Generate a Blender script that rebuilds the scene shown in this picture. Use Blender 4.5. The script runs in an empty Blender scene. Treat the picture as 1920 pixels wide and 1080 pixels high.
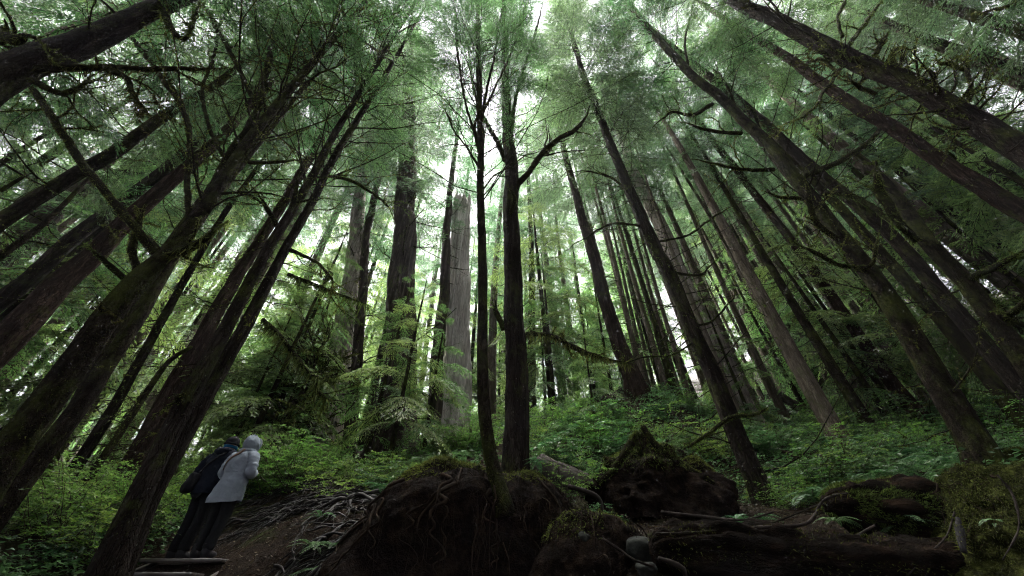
import bpy, math, random
import numpy as np
from mathutils import Vector, Matrix

C = bpy.context.scene.collection
sc = bpy.context.scene
PI = math.pi

# ------------------------------------------------------------------ camera model
F_PX = 693.0                      # focal length in pixels of a 1920 wide picture
PITCH = math.radians(40.2)
CP, SP = math.cos(PITCH), math.sin(PITCH)
CAMZ = 1.25                       # the camera sits low above the trail

def at(px, py, Y):
    """world point seen at a photograph pixel, Y metres ahead of the camera"""
    yv = 540.0 - py
    k = Y / (CP * F_PX - SP * yv)
    return np.array([(px - 960.0) * k, Y, CAMZ + (SP * F_PX + CP * yv) * k])

def zc(px, py, Y):
    """metres per picture pixel at that point"""
    p = at(px, py, Y)
    return (p[1] * CP + (p[2] - CAMZ) * SP) / F_PX

def pix(P):
    P = np.asarray(P, float) - [0, 0, CAMZ]
    zz = P[..., 1] * CP + P[..., 2] * SP
    yy = -P[..., 1] * SP + P[..., 2] * CP
    return np.stack([960 + F_PX * P[..., 0] / zz, 540 - F_PX * yy / zz], -1)

def radii(P, W):
    """real radius of a round stem whose picture width (across its axis) is W pixels"""
    P = np.asarray(P, float)
    T = np.gradient(P, axis=0) if len(P) > 2 else np.repeat((P[1:] - P[:1]), len(P), 0)
    V = P - np.array([0, 0, CAMZ])
    n = np.cross(T, V)
    n /= np.linalg.norm(n, axis=1, keepdims=True) + 1e-12
    t = pix(P + T * 0.02) - pix(P - T * 0.02)
    t /= np.linalg.norm(t, axis=1, keepdims=True) + 1e-12
    dd = pix(P + n * 0.02) - pix(P - n * 0.02)
    per = np.abs(dd[:, 0] * t[:, 1] - dd[:, 1] * t[:, 0]) / 0.04
    return np.asarray(W, float) * 0.5 / np.maximum(per, 1e-3)

# ------------------------------------------------------------------ noise
def _hash(ix, iy, iz, seed):
    h = (ix.astype(np.int64) * 374761393 + iy.astype(np.int64) * 668265263 + iz.astype(np.int64) * 2147483647 + seed * 974634777) & 0x7fffffff
    h = ((h ^ (h >> 13)) * 1274126177) & 0x7fffffff
    h = ((h ^ (h >> 16)) * 1103515245) & 0x7fffffff
    return (h & 0xffff) / 32767.5 - 1.0

def vnoise(p, seed=0):
    p = np.asarray(p, float)
    i = np.floor(p).astype(np.int64)
    f = p - i
    u = f * f * (3 - 2 * f)
    r = 0
    for dx in (0, 1):
        for dy in (0, 1):
            for dz in (0, 1):
                w = (u[:, 0] if dx else 1 - u[:, 0]) * (u[:, 1] if dy else 1 - u[:, 1]) * (u[:, 2] if dz else 1 - u[:, 2])
                r = r + w * _hash(i[:, 0] + dx, i[:, 1] + dy, i[:, 2] + dz, seed)
    return r

def fbm(p, octv=4, seed=0, gain=0.5):
    p = np.asarray(p, float)
    r, a, s = 0, 1.0, 1.0
    for k in range(octv):
        r = r + a * vnoise(p * s + 17.3 * k, seed + k)
        a *= gain
        s *= 2.03
    return r

# ------------------------------------------------------------------ mesh building
class MB:
    def __init__(self):
        self.v, self.q, self.t, self.n = [], [], [], 0
    def add(self, v, q=None, t=None, m=0):
        v = np.asarray(v, float).reshape(-1, 3)
        if q is not None and len(q):
            q = np.asarray(q, np.int64).reshape(-1, 4) + self.n
            self.q.append((q, np.full(len(q), m)))
        if t is not None and len(t):
            t = np.asarray(t, np.int64).reshape(-1, 3) + self.n
            self.t.append((t, np.full(len(t), m)))
        self.v.append(v)
        self.n += len(v)
    def addquads(self, Q, m=0):
        Q = np.asarray(Q, float).reshape(-1, 4, 3)
        self.add(Q.reshape(-1, 3), q=np.arange(len(Q) * 4).reshape(-1, 4), m=m)
    def addtris(self, T, m=0):
        T = np.asarray(T, float).reshape(-1, 3, 3)
        self.add(T.reshape(-1, 3), t=np.arange(len(T) * 3).reshape(-1, 3), m=m)
    def mesh(self, name, mats, smooth=True):
        me = bpy.data.meshes.new(name)
        if not self.v:
            return me
        v = np.concatenate(self.v)
        q = np.concatenate([a for a, _ in self.q]) if self.q else np.zeros((0, 4), np.int64)
        t = np.concatenate([a for a, _ in self.t]) if self.t else np.zeros((0, 3), np.int64)
        mi = np.concatenate([b for _, b in self.q] + [b for _, b in self.t])
        me.vertices.add(len(v))
        me.vertices.foreach_set('co', v.astype(np.float32).ravel())
        li = np.concatenate([q.ravel(), t.ravel()]).astype(np.int32)
        me.loops.add(len(li))
        me.loops.foreach_set('vertex_index', li)
        ls = np.concatenate([np.arange(len(q)) * 4, len(q) * 4 + np.arange(len(t)) * 3]).astype(np.int32)
        me.polygons.add(len(ls))
        me.polygons.foreach_set('loop_start', ls)
        me.polygons.foreach_set('material_index', mi.astype(np.int32))
        me.polygons.foreach_set('use_smooth', np.full(len(ls), bool(smooth)))
        me.update(calc_edges=True)
        for m in (mats if isinstance(mats, (list, tuple)) else [mats]):
            me.materials.append(m)
        return me
    def build(self, name, mats, parent=None, smooth=True, base=None):
        """one mesh object; vertices are given in world space and stored relative to the parent's base"""
        b = np.array(base if base is not None else (parent.location if parent is not None else (0, 0, 0)), float)
        me = self.mesh(name, mats, smooth)
        n = len(me.vertices)
        if n and np.any(b):
            co = np.empty(n * 3, np.float32)
            me.vertices.foreach_get('co', co)
            me.vertices.foreach_set('co', (co.reshape(-1, 3) - b).astype(np.float32).ravel())
            me.update()
        o = bpy.data.objects.new(name, me)
        C.objects.link(o)
        if parent is not None:
            o.parent = parent
        elif base is not None:
            o.location = b
        return o

def tag(o, label=None, cat=None, group=None, kind=None):
    if label: o['label'] = label
    if cat: o['category'] = cat
    if group: o['group'] = group
    if kind: o['kind'] = kind
    return o

def thing(name, label, cat, loc=(0, 0, 0), rz=0.0, group=None):
    o = bpy.data.objects.new(name, None)
    C.objects.link(o)
    o.empty_display_size = 0.2
    o.location = [float(x) for x in loc]
    o.rotation_euler = (0, 0, rz)
    return tag(o, label, cat, group)

def copy_tree(src, loc, rz, s=1.0, label=None, group=None, tilt=(0, 0)):
    r = src.copy()
    C.objects.link(r)
    r.location = [float(x) for x in loc]
    r.rotation_euler = (tilt[0], tilt[1], rz)
    r.scale = (s, s, s) if not isinstance(s, tuple) else s
    if label: r['label'] = label
    if group: r['group'] = group
    for ch in list(src.children):
        c = ch.copy()
        C.objects.link(c)
        c.parent = r
        for g in list(ch.children):
            d = g.copy()
            C.objects.link(d)
            d.parent = c
    return r

def norm(a):
    a = np.asarray(a, float)
    return a / (np.linalg.norm(a, axis=-1, keepdims=True) + 1e-12)

def spline(pts, step=None, n=None):
    """Catmull-Rom through rows of any width"""
    P = np.asarray(pts, float)
    if len(P) == 2:
        P = np.array([P[0], (P[0] + P[1]) / 2, P[1]])
    E = np.vstack([2 * P[0] - P[1], P, 2 * P[-1] - P[-2]])
    seg = np.linalg.norm(np.diff(P[:, :3], axis=0), axis=1)
    L = seg.sum()
    if n is None:
        n = max(4, int(L / (step or 0.2)) + 1)
    cum = np.concatenate([[0], np.cumsum(seg)])
    out = []
    for d in np.linspace(0, L, n):
        i = min(len(seg) - 1, max(0, np.searchsorted(cum, d, side='right') - 1))
        t = (d - cum[i]) / (seg[i] + 1e-9)
        p0, p1, p2, p3 = E[i], E[i + 1], E[i + 2], E[i + 3]
        out.append(0.5 * (2 * p1 + (p2 - p0) * t + (2 * p0 - 5 * p1 + 4 * p2 - p3) * t * t + (3 * p1 - p0 - 3 * p2 + p3) * t ** 3))
    return np.array(out)

def frames(P):
    T = np.gradient(P, axis=0)
    T = norm(T)
    u = np.cross(T[0], [0, 0, 1.0])
    if np.linalg.norm(u) < 0.2:
        u = np.cross(T[0], [0, 1.0, 0])
    u = u / np.linalg.norm(u)
    U = np.empty_like(P)
    for i in range(len(P)):
        u = u - T[i] * np.dot(u, T[i])
        u = u / (np.linalg.norm(u) + 1e-12)
        U[i] = u
    V = np.cross(T, U)
    return T, U, V

def tube(mb, P, R, segs=8, m=0, lump=0.0, lscale=3.0, seed=0, flute=0.0, nfl=7, cap=True):
    P = np.asarray(P, float)
    R = np.broadcast_to(np.asarray(R, float), (len(P),)).copy()
    T, U, V = frames(P)
    a = np.arange(segs) / segs * 2 * PI
    n = len(P)
    d = U[:, None] * np.cos(a)[None, :, None] + V[:, None] * np.sin(a)[None, :, None]
    rr = np.repeat(R[:, None], segs, 1)
    if flute:
        arc = np.concatenate([[0], np.cumsum(np.linalg.norm(np.diff(P, axis=0), axis=1))])
        q = np.stack([np.cos(a)[None] * nfl / 3 + 0 * arc[:, None], np.sin(a)[None] * nfl / 3 + 0 * arc[:, None], 0.12 * arc[:, None] + 0 * a[None]], -1).reshape(-1, 3)
        rr *= 1 + flute * fbm(q, 3, seed).reshape(n, segs)
    v = P[:, None] + d * rr[..., None]
    if lump:
        nz = fbm(v.reshape(-1, 3) * lscale, 3, seed + 5).reshape(n, segs)
        v = v + d * (nz * lump)[..., None]
    i = np.arange(n - 1)[:, None]
    j = np.arange(segs)[None]
    q = np.stack([i * segs + j, i * segs + (j + 1) % segs, (i + 1) * segs + (j + 1) % segs, (i + 1) * segs + j], -1).reshape(-1, 4)
    vv = v.reshape(-1, 3)
    t = []
    if cap:
        vv = np.vstack([vv, P[0] - T[0] * R[0] * 0.3, P[-1] + T[-1] * R[-1] * 0.6])
        k = n * segs
        jj = np.arange(segs)
        t = np.concatenate([np.stack([np.full(segs, k), (jj + 1) % segs, jj], -1),
                            np.stack([np.full(segs, k + 1), (n - 1) * segs + jj, (n - 1) * segs + (jj + 1) % segs], -1)])
    mb.add(vv, q, t if len(t) else None, m)

def strands(mb, P, R, count, length=(0.03, 0.08), width=0.012, hang=0.6, m=0, rng=None, under=0.0):
    """moss: little triangles growing out of a tube and bending downward"""
    if count <= 0: return
    P = np.asarray(P, float)
    R = np.broadcast_to(np.asarray(R, float), (len(P),))
    T, U, V = frames(P)
    idx = rng.integers(0, len(P) - 1, count)
    f = rng.random(count)[:, None]
    p = P[idx] * (1 - f) + P[idx + 1] * f
    r = R[idx] * (1 - f[:, 0]) + R[idx + 1] * f[:, 0]
    a = rng.random(count) * 2 * PI
    d = U[idx] * np.cos(a)[:, None] + V[idx] * np.sin(a)[:, None]
    L = rng.uniform(length[0], length[1], count) * (0.5 + rng.random(count))
    s = p + d * (r * 0.95)[:, None]
    side = norm(np.cross(d, rng.normal(size=(count, 3))))
    w = width * (0.6 + 0.8 * rng.random(count))
    dn = np.array([0, 0, -1.0])
    tip = s + norm(d * (1 - hang) + dn * hang + 0.35 * rng.normal(size=(count, 3))) * L[:, None]
    mb.addtris(np.stack([s - side * w[:, None], s + side * w[:, None], tip], 1), m)

# ------------------------------------------------------------------ materials
def newmat(name):
    m = bpy.data.materials.new(name)
    m.use_nodes = True
    nt = m.node_tree
    nt.nodes.clear()
    out = nt.nodes.new('ShaderNodeOutputMaterial')
    return m, nt, out

def N(nt, kind, **kw):
    n = nt.nodes.new(kind)
    for k, v in kw.items():
        if k in n.inputs.keys() if hasattr(n.inputs, 'keys') else False:
            n.inputs[k].default_value = v
        else:
            setattr(n, k, v)
    return n

def ramp(nt, src, stops):
    r = nt.nodes.new('ShaderNodeValToRGB')
    e = r.color_ramp.elements
    while len(e) < len(stops):
        e.new(0.5)
    for k, (p, c) in enumerate(stops):
        e[k].position = p
        e[k].color = (c[0], c[1], c[2], 1) if not isinstance(c, (int, float)) else (c, c, c, 1)
    nt.links.new(src, r.inputs[0])
    return r.outputs[0]

def mixc(nt, fac, a, b):
    m = nt.nodes.new('ShaderNodeMix')
    m.data_type = 'RGBA'
    L = nt.links
    if isinstance(fac, (int, float)): m.inputs[0].default_value = fac
    else: L.new(fac, m.inputs[0])
    for i, x in ((6, a), (7, b)):
        if isinstance(x, tuple): m.inputs[i].default_value = (x[0], x[1], x[2], 1)
        else: L.new(x, m.inputs[i])
    return m.outputs[2]

def noise(nt, vec, scale, detail=6, rough=0.6, dist=0.0):
    n = nt.nodes.new('ShaderNodeTexNoise')
    n.inputs['Scale'].default_value = scale
    n.inputs['Detail'].default_value = detail
    n.inputs['Roughness'].default_value = rough
    n.inputs['Distortion'].default_value = dist
    nt.links.new(vec, n.inputs['Vector'])
    return n.outputs['Fac']

def coords(nt, scale=(1, 1, 1), rand=True):
    tc = nt.nodes.new('ShaderNodeTexCoord')
    mp = nt.nodes.new('ShaderNodeMapping')
    mp.inputs['Scale'].default_value = scale
    nt.links.new(tc.outputs['Object'], mp.inputs['Vector'])
    if rand:
        oi = nt.nodes.new('ShaderNodeObjectInfo')
        mu = nt.nodes.new('ShaderNodeMath'); mu.operation = 'MULTIPLY'; mu.inputs[1].default_value = 57.0
        nt.links.new(oi.outputs['Random'], mu.inputs[0])
        nt.links.new(mu.outputs[0], mp.inputs['Location'])
    return mp.outputs['Vector']

def bark(name, dark, mid, light, moss=(0.055, 0.075, 0.014), moss_amt=0.3, vs=0.13, fs=9.0, speck=0.0, bump=0.7, cr=0.6):
    m, nt, out = newmat(name)
    L = nt.links
    v = coords(nt, (1, 1, vs))
    v2 = coords(nt, (1, 1, 0.6))
    f = noise(nt, v, fs, 10, 0.68, 0.5)
    f2 = noise(nt, v, fs * 2.7, 6, 0.7, 0.3)
    vo = nt.nodes.new('ShaderNodeTexVoronoi')
    vo.feature = 'DISTANCE_TO_EDGE'
    vo.inputs['Scale'].default_value = fs * 2.2; vo.inputs['Randomness'].default_value = 1.0
    vc = coords(nt, (1, 1, vs * 1.6))
    wv = nt.nodes.new('ShaderNodeTexNoise'); wv.inputs['Scale'].default_value = fs; wv.inputs['Detail'].default_value = 4
    L.new(vc, wv.inputs['Vector'])
    vm = nt.nodes.new('ShaderNodeVectorMath'); vm.operation = 'MULTIPLY_ADD'; vm.inputs[1].default_value = (0.12, 0.12, 0.12)
    L.new(wv.outputs['Color'], vm.inputs[0]); L.new(vc, vm.inputs[2])
    L.new(vm.outputs[0], vo.inputs['Vector'])
    col = ramp(nt, f, [(0.36, dark), (0.52, mid), (0.68, light)])
    crack = ramp(nt, vo.outputs['Distance'], [(0.0, 0.0), (0.12, 1.0)])
    ck = nt.nodes.new('ShaderNodeMath'); ck.operation = 'MULTIPLY_ADD'; ck.inputs[1].default_value = cr; ck.inputs[2].default_value = 1 - cr
    L.new(crack, ck.inputs[0])
    col = mixc(nt, ck.outputs[0], tuple(c * 0.5 for c in dark), col)
    big = ramp(nt, noise(nt, v2, 1.3, 4, 0.6), [(0.3, 0.0), (0.7, 1.0)])
    col = mixc(nt, big, col, mixc(nt, 0.45, col, mid))
    if speck:
        sp = ramp(nt, noise(nt, v2, 42, 3, 0.6), [(0.71 - 0.04 * speck, 0.0), (0.74, 1.0)])
        col = mixc(nt, sp, col, (0.16, 0.165, 0.14))
    if moss_amt:
        mf = ramp(nt, noise(nt, v2, 2.3, 9, 0.72), [(0.62 - 0.3 * moss_amt, 0.0), (0.78 - 0.26 * moss_amt, 1.0)])
        mc = mixc(nt, noise(nt, v2, 14, 4), tuple(c * 0.45 for c in moss), tuple(c * 1.4 for c in moss))
        col = mixc(nt, mf, col, mc)
    b = nt.nodes.new('ShaderNodeBsdfPrincipled')
    b.inputs['Roughness'].default_value = 0.9
    b.inputs['Specular IOR Level'].default_value = 0.04
    L.new(col, b.inputs['Base Color'])
    bp = nt.nodes.new('ShaderNodeBump')
    bp.inputs['Strength'].default_value = bump
    bp.inputs['Distance'].default_value = 0.05
    ad = nt.nodes.new('ShaderNodeMath'); ad.operation = 'ADD'
    mu = nt.nodes.new('ShaderNodeMath'); mu.operation = 'MULTIPLY'; mu.inputs[1].default_value = 0.5
    L.new(f2, mu.inputs[0]); L.new(f, ad.inputs[0]); L.new(mu.outputs[0], ad.inputs[1])
    ad2 = nt.nodes.new('ShaderNodeMath'); ad2.operation = 'ADD'
    L.new(ad.outputs[0], ad2.inputs[0])
    mu2 = nt.nodes.new('ShaderNodeMath'); mu2.operation = 'MULTIPLY'; mu2.inputs[1].default_value = 0.3
    L.new(crack, mu2.inputs[0]); L.new(mu2.outputs[0], ad2.inputs[1])
    L.new(ad2.outputs[0], bp.inputs['Height'])
    L.new(bp.outputs['Normal'], b.inputs['Normal'])
    L.new(b.outputs[0], out.inputs['Surface'])
    return m

def leafmat(name, c0, c1, c2, trans=0.45, rough=0.5, nscale=0.5, spec=0.3):
    m, nt, out = newmat(name)
    L = nt.links
    g = nt.nodes.new('ShaderNodeNewGeometry')
    oi = nt.nodes.new('ShaderNodeObjectInfo')
    tc = nt.nodes.new('ShaderNodeTexCoord')
    col = ramp(nt, g.outputs['Random Per Island'], [(0.0, c0), (0.5, c1), (1.0, c2)])
    big = ramp(nt, noise(nt, tc.outputs['Object'], nscale, 3, 0.6), [(0.35, 0.0), (0.65, 1.0)])
    hs = nt.nodes.new('ShaderNodeHueSaturation')
    hs.inputs['Saturation'].default_value = 0.92
    hs.inputs['Value'].default_value = 0.6
    L.new(col, hs.inputs['Color'])
    col = mixc(nt, big, hs.outputs[0], col)
    h2 = nt.nodes.new('ShaderNodeHueSaturation')
    mr = nt.nodes.new('ShaderNodeMapRange')
    mr.inputs['To Min'].default_value = 0.48; mr.inputs['To Max'].default_value = 0.53
    L.new(oi.outputs['Random'], mr.inputs['Value'])
    L.new(mr.outputs[0], h2.inputs['Hue'])
    L.new(col, h2.inputs['Color'])
    b = nt.nodes.new('ShaderNodeBsdfPrincipled')
    b.inputs['Roughness'].default_value = rough
    b.inputs['Specular IOR Level'].default_value = spec
    L.new(h2.outputs[0], b.inputs['Base Color'])
    t = nt.nodes.new('ShaderNodeBsdfTranslucent')
    br = nt.nodes.new('ShaderNodeHueSaturation')
    br.inputs['Value'].default_value = 1.6
    br.inputs['Saturation'].default_value = 0.98
    br.inputs['Hue'].default_value = 0.497
    L.new(h2.outputs[0], br.inputs['Color'])
    L.new(br.outputs[0], t.inputs['Color'])
    mx = nt.nodes.new('ShaderNodeMixShader')
    mx.inputs[0].default_value = trans
    L.new(b.outputs[0], mx.inputs[1]); L.new(t.outputs[0], mx.inputs[2])
    L.new(mx.outputs[0], out.inputs['Surface'])
    return m

def plain(name, c, rough=0.7, var=0.35, scale=6.0, bump=0.2, spec=0.3, c2=None, bdist=0.02, stretch=(1, 1, 1)):
    m, nt, out = newmat(name)
    L = nt.links
    v = coords(nt, stretch)
    n = noise(nt, v, scale, 8, 0.65)
    c2 = c2 or tuple(x * (1 + var) for x in c)
    col = ramp(nt, n, [(0.3, tuple(x * (1 - var) for x in c)), (0.5, c), (0.72, c2)])
    b = nt.nodes.new('ShaderNodeBsdfPrincipled')
    b.inputs['Roughness'].default_value = rough
    b.inputs['Specular IOR Level'].default_value = spec
    L.new(col, b.inputs['Base Color'])
    if bump:
        bp = nt.nodes.new('ShaderNodeBump')
        bp.inputs['Strength'].default_value = bump
        bp.inputs['Distance'].default_value = bdist
        L.new(noise(nt, v, scale * 3, 8, 0.7), bp.inputs['Height'])
        L.new(bp.outputs['Normal'], b.inputs['Normal'])
    L.new(b.outputs[0], out.inputs['Surface'])
    return m

M = {}
M['hemlock_bark'] = bark('hemlock_bark', (0.003, 0.002, 0.0015), (0.012, 0.009, 0.007), (0.052, 0.042, 0.034), moss=(0.04, 0.05, 0.010), moss_amt=0.34, speck=0.9, bump=1.0)
M['red_bark'] = bark('red_bark', (0.004, 0.0025, 0.0015), (0.020, 0.0125, 0.009), (0.075, 0.053, 0.042), moss=(0.04, 0.05, 0.010), moss_amt=0.2, speck=0.7, bump=1.0)
M['mossy_bark'] = bark('mossy_bark', (0.002, 0.0016, 0.001), (0.012, 0.009, 0.006), (0.045, 0.036, 0.026), moss=(0.04, 0.05, 0.010), moss_amt=0.5, fs=13, vs=0.35, cr=0.3, bump=1.0)
M['hazed_bark'] = bark('hazed_grey_bark', (0.025, 0.019, 0.014), (0.08, 0.065, 0.05), (0.15, 0.13, 0.105), moss=(0.04, 0.05, 0.014), moss_amt=0.3, speck=0.3)  # lighter bark for background trunks, distance haze put into its colour
M['cedar_bark'] = bark('cedar_bark', (0.05, 0.041, 0.035), (0.22, 0.19, 0.165), (0.42, 0.38, 0.345), moss_amt=0.15, vs=0.035, fs=8, bump=0.9)
M['dark_cedar_bark'] = bark('dark_cedar_bark', (0.0080, 0.0064, 0.0048), (0.0336, 0.0264, 0.0208), (0.0880, 0.0720, 0.0600), moss_amt=0.25, vs=0.035, fs=8, bump=0.9)
M['snag_wood'] = bark('snag_wood', (0.12, 0.105, 0.095), (0.36, 0.33, 0.305), (0.55, 0.52, 0.49), moss_amt=0.03, vs=0.025, fs=9, bump=0.8)
M['limb'] = plain('mossy_limb', (0.010, 0.009, 0.005), 0.95, 0.6, 5, 0.6, 0.03, c2=(0.028, 0.035, 0.009))
M['deadwood'] = plain('dead_branch_wood', (0.014, 0.012, 0.009), 0.95, 0.5, 3, 0.3, 0.04, c2=(0.038, 0.04, 0.015))
M['moss'] = leafmat('moss_strand', (0.026, 0.034, 0.007), (0.065, 0.082, 0.015), (0.12, 0.15, 0.03), 0.3, 0.8, 2.0, 0.05)
M['darkmoss'] = leafmat('dark_moss_strand', (0.014, 0.013, 0.004), (0.038, 0.040, 0.009), (0.085, 0.088, 0.02), 0.25, 0.85, 2.0, 0.05)
M['needles'] = leafmat('hemlock_needles', (0.024, 0.056, 0.018), (0.046, 0.104, 0.030), (0.080, 0.162, 0.046), 0.41, 0.5, 0.35)
M['needles_far'] = leafmat('far_needles', (0.028, 0.060, 0.023), (0.052, 0.106, 0.037), (0.088, 0.160, 0.054), 0.43, 0.5, 0.3)
M['young_needles'] = leafmat('young_hemlock_needles', (0.052, 0.100, 0.025), (0.095, 0.175, 0.038), (0.145, 0.245, 0.054), 0.58, 0.45, 0.6)
M['shrub_leaf'] = leafmat('shrub_leaf', (0.045, 0.10, 0.014), (0.085, 0.17, 0.024), (0.14, 0.25, 0.038), 0.45, 0.4, 1.5, 0.25)
M['salal_leaf'] = leafmat('salal_leaf', (0.024, 0.066, 0.02), (0.045, 0.11, 0.032), (0.08, 0.17, 0.05), 0.35, 0.33, 1.5, 0.4)
M['fern_leaf'] = leafmat('fern_leaf', (0.03, 0.08, 0.024), (0.055, 0.13, 0.042), (0.085, 0.18, 0.06), 0.35, 0.45, 1.5, 0.25)
M['stem'] = plain('shrub_stem', (0.03, 0.022, 0.014), 0.8, 0.4)
# ------------------------------------------------------------------ terrain
_ctrl = [at(376, 1043, 6.4), at(322, 1048, 6.6), at(250, 1040, 6.6), at(540, 950, 7.2), at(620, 895, 9), at(560, 985, 6.2), at(430, 1000, 7.2),
         at(605, 880, 14), at(735, 868, 13), at(845, 835, 15), at(960, 800, 16), at(1180, 722, 13.5), at(1395, 800, 14),
         at(1430, 950, 7.5), at(1850, 895, 5.5), at(1500, 905, 8.5), at(1600, 850, 10), at(1500, 790, 14), at(1700, 790, 12),
         at(1900, 770, 11), at(1560, 745, 22), at(1250, 760, 20), at(1900, 700, 17), at(1720, 700, 22),
         at(1100, 960, 6.6), at(1300, 985, 5.6), at(1600, 1070, 4.8), at(1850, 1055, 4.6), at(1500, 960, 5.9), at(1720, 935, 5.8), at(1400, 1075, 4.4),
         at(60, 980, 6.0), at(150, 985, 7.5), at(200, 930, 12), at(60, 900, 16), at(350, 900, 14), at(420, 865, 22),
         at(1080, 900, 8.0), at(700, 905, 9.5),
         (0, 0, 0), (-4, 0, 0), (4, 0, 0.1), (-9, 1, 0.3), (9, 1, 1.3), (0, 2.5, 0.35), (-3, 3, 0.5), (2.5, 3.2, 0.7), (-4.2, 5.2, 0.75), (-3.3, 5.2, 0.85), (-4.1, 5.75, 1.2), (-3.2, 5.8, 1.45),
         (13, 3, 3.2), (-14, 4, 0.6), (0, -10, -1.2), (-12, -10, -1.2), (12, -10, 0.6), (0, -40, -4), (40, -20, 6), (-40, -20, -4),
         (-25, 25, 5.5), (-45, 40, 9), (0, 32, 13), (0, 60, 25), (30, 30, 18), (40, 60, 34), (-40, 70, 20), (0, 120, 46), (80, 80, 50), (-90, 90, 24), (90, 0, 30), (-90, 0, -2)]
_ctrl = np.array(_ctrl, float)

def _rbf_fit(P, lam=0.02):
    n = len(P)
    D = np.linalg.norm(P[:, None, :2] - P[None, :, :2], axis=2)
    A = np.zeros((n + 3, n + 3))
    A[:n, :n] = D + np.eye(n) * -lam
    A[:n, n] = 1; A[:n, n + 1:] = P[:, :2]
    A[n, :n] = 1; A[n + 1:, :n] = P[:, :2].T
    b = np.zeros(n + 3); b[:n] = P[:, 2]
    return np.linalg.solve(A, b)
_w = _rbf_fit(_ctrl)

def hts(xy):
    xy = np.asarray(xy, float).reshape(-1, 2)
    D = np.linalg.norm(xy[:, None] - _ctrl[None, :, :2], axis=2)
    h = D @ _w[:-3] + _w[-3] + xy @ _w[-2:]
    p3 = np.column_stack([xy, np.zeros(len(xy))])
    return h + 0.10 * fbm(p3 * 0.7, 3, 3) + 0.03 * fbm(p3 * 3.1, 3, 9)

def ht(x, y):
    return float(hts([[x, y]])[0])

def build_ground():
    m, nt, out = newmat('forest_floor')
    L = nt.links
    v = coords(nt, (1, 1, 1), False)
    litter = ramp(nt, noise(nt, v, 7, 10, 0.75, 0.4), [(0.3, (0.004, 0.003, 0.002)), (0.5, (0.014, 0.009, 0.006)), (0.68, (0.030, 0.020, 0.013)), (0.8, (0.06, 0.042, 0.028))])
    mf = ramp(nt, noise(nt, v, 0.9, 8, 0.7), [(0.54, 0.0), (0.66, 1.0)])
    mc = mixc(nt, noise(nt, v, 18, 6, 0.7), (0.006, 0.009, 0.003), (0.035, 0.045, 0.010))
    col = mixc(nt, mf, litter, mc)
    b = nt.nodes.new('ShaderNodeBsdfPrincipled')
    b.inputs['Roughness'].default_value = 0.9
    b.inputs['Specular IOR Level'].default_value = 0.06
    L.new(col, b.inputs['Base Color'])
    bp = nt.nodes.new('ShaderNodeBump'); bp.inputs['Strength'].default_value = 0.9; bp.inputs['Distance'].default_value = 0.06
    L.new(noise(nt, v, 11, 10, 0.75, 0.5), bp.inputs['Height'])
    L.new(bp.outputs['Normal'], b.inputs['Normal'])
    L.new(b.outputs[0], out.inputs['Surface'])
    M['ground'] = m
    u = np.linspace(-1, 1, 460)
    xs = 120 * np.sinh(3.4 * u) / np.sinh(3.4)
    w = np.linspace(-0.52, 1, 460)
    ys = 6 + 150 * np.sinh(3.6 * w) / np.sinh(3.6)
    X, Yg = np.meshgrid(xs, ys)
    xy = np.column_stack([X.ravel(), Yg.ravel()])
    z = np.concatenate([hts(xy[k:k + 20000]) for k in range(0, len(xy), 20000)])
    z += 0.035 * fbm(np.column_stack([xy * 5.3, z]), 3, 41) + 0.012 * fbm(np.column_stack([xy * 17, z]), 2, 42)
    i = np.arange(459)[:, None]; j = np.arange(459)[None]
    q = np.stack([i * 460 + j, i * 460 + j + 1, (i + 1) * 460 + j + 1, (i + 1) * 460 + j], -1).reshape(-1, 4)
    mb = MB(); mb.add(np.column_stack([xy, z]), q)
    o = mb.build('ground', m)
    o['kind'] = 'structure'
build_ground()

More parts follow.
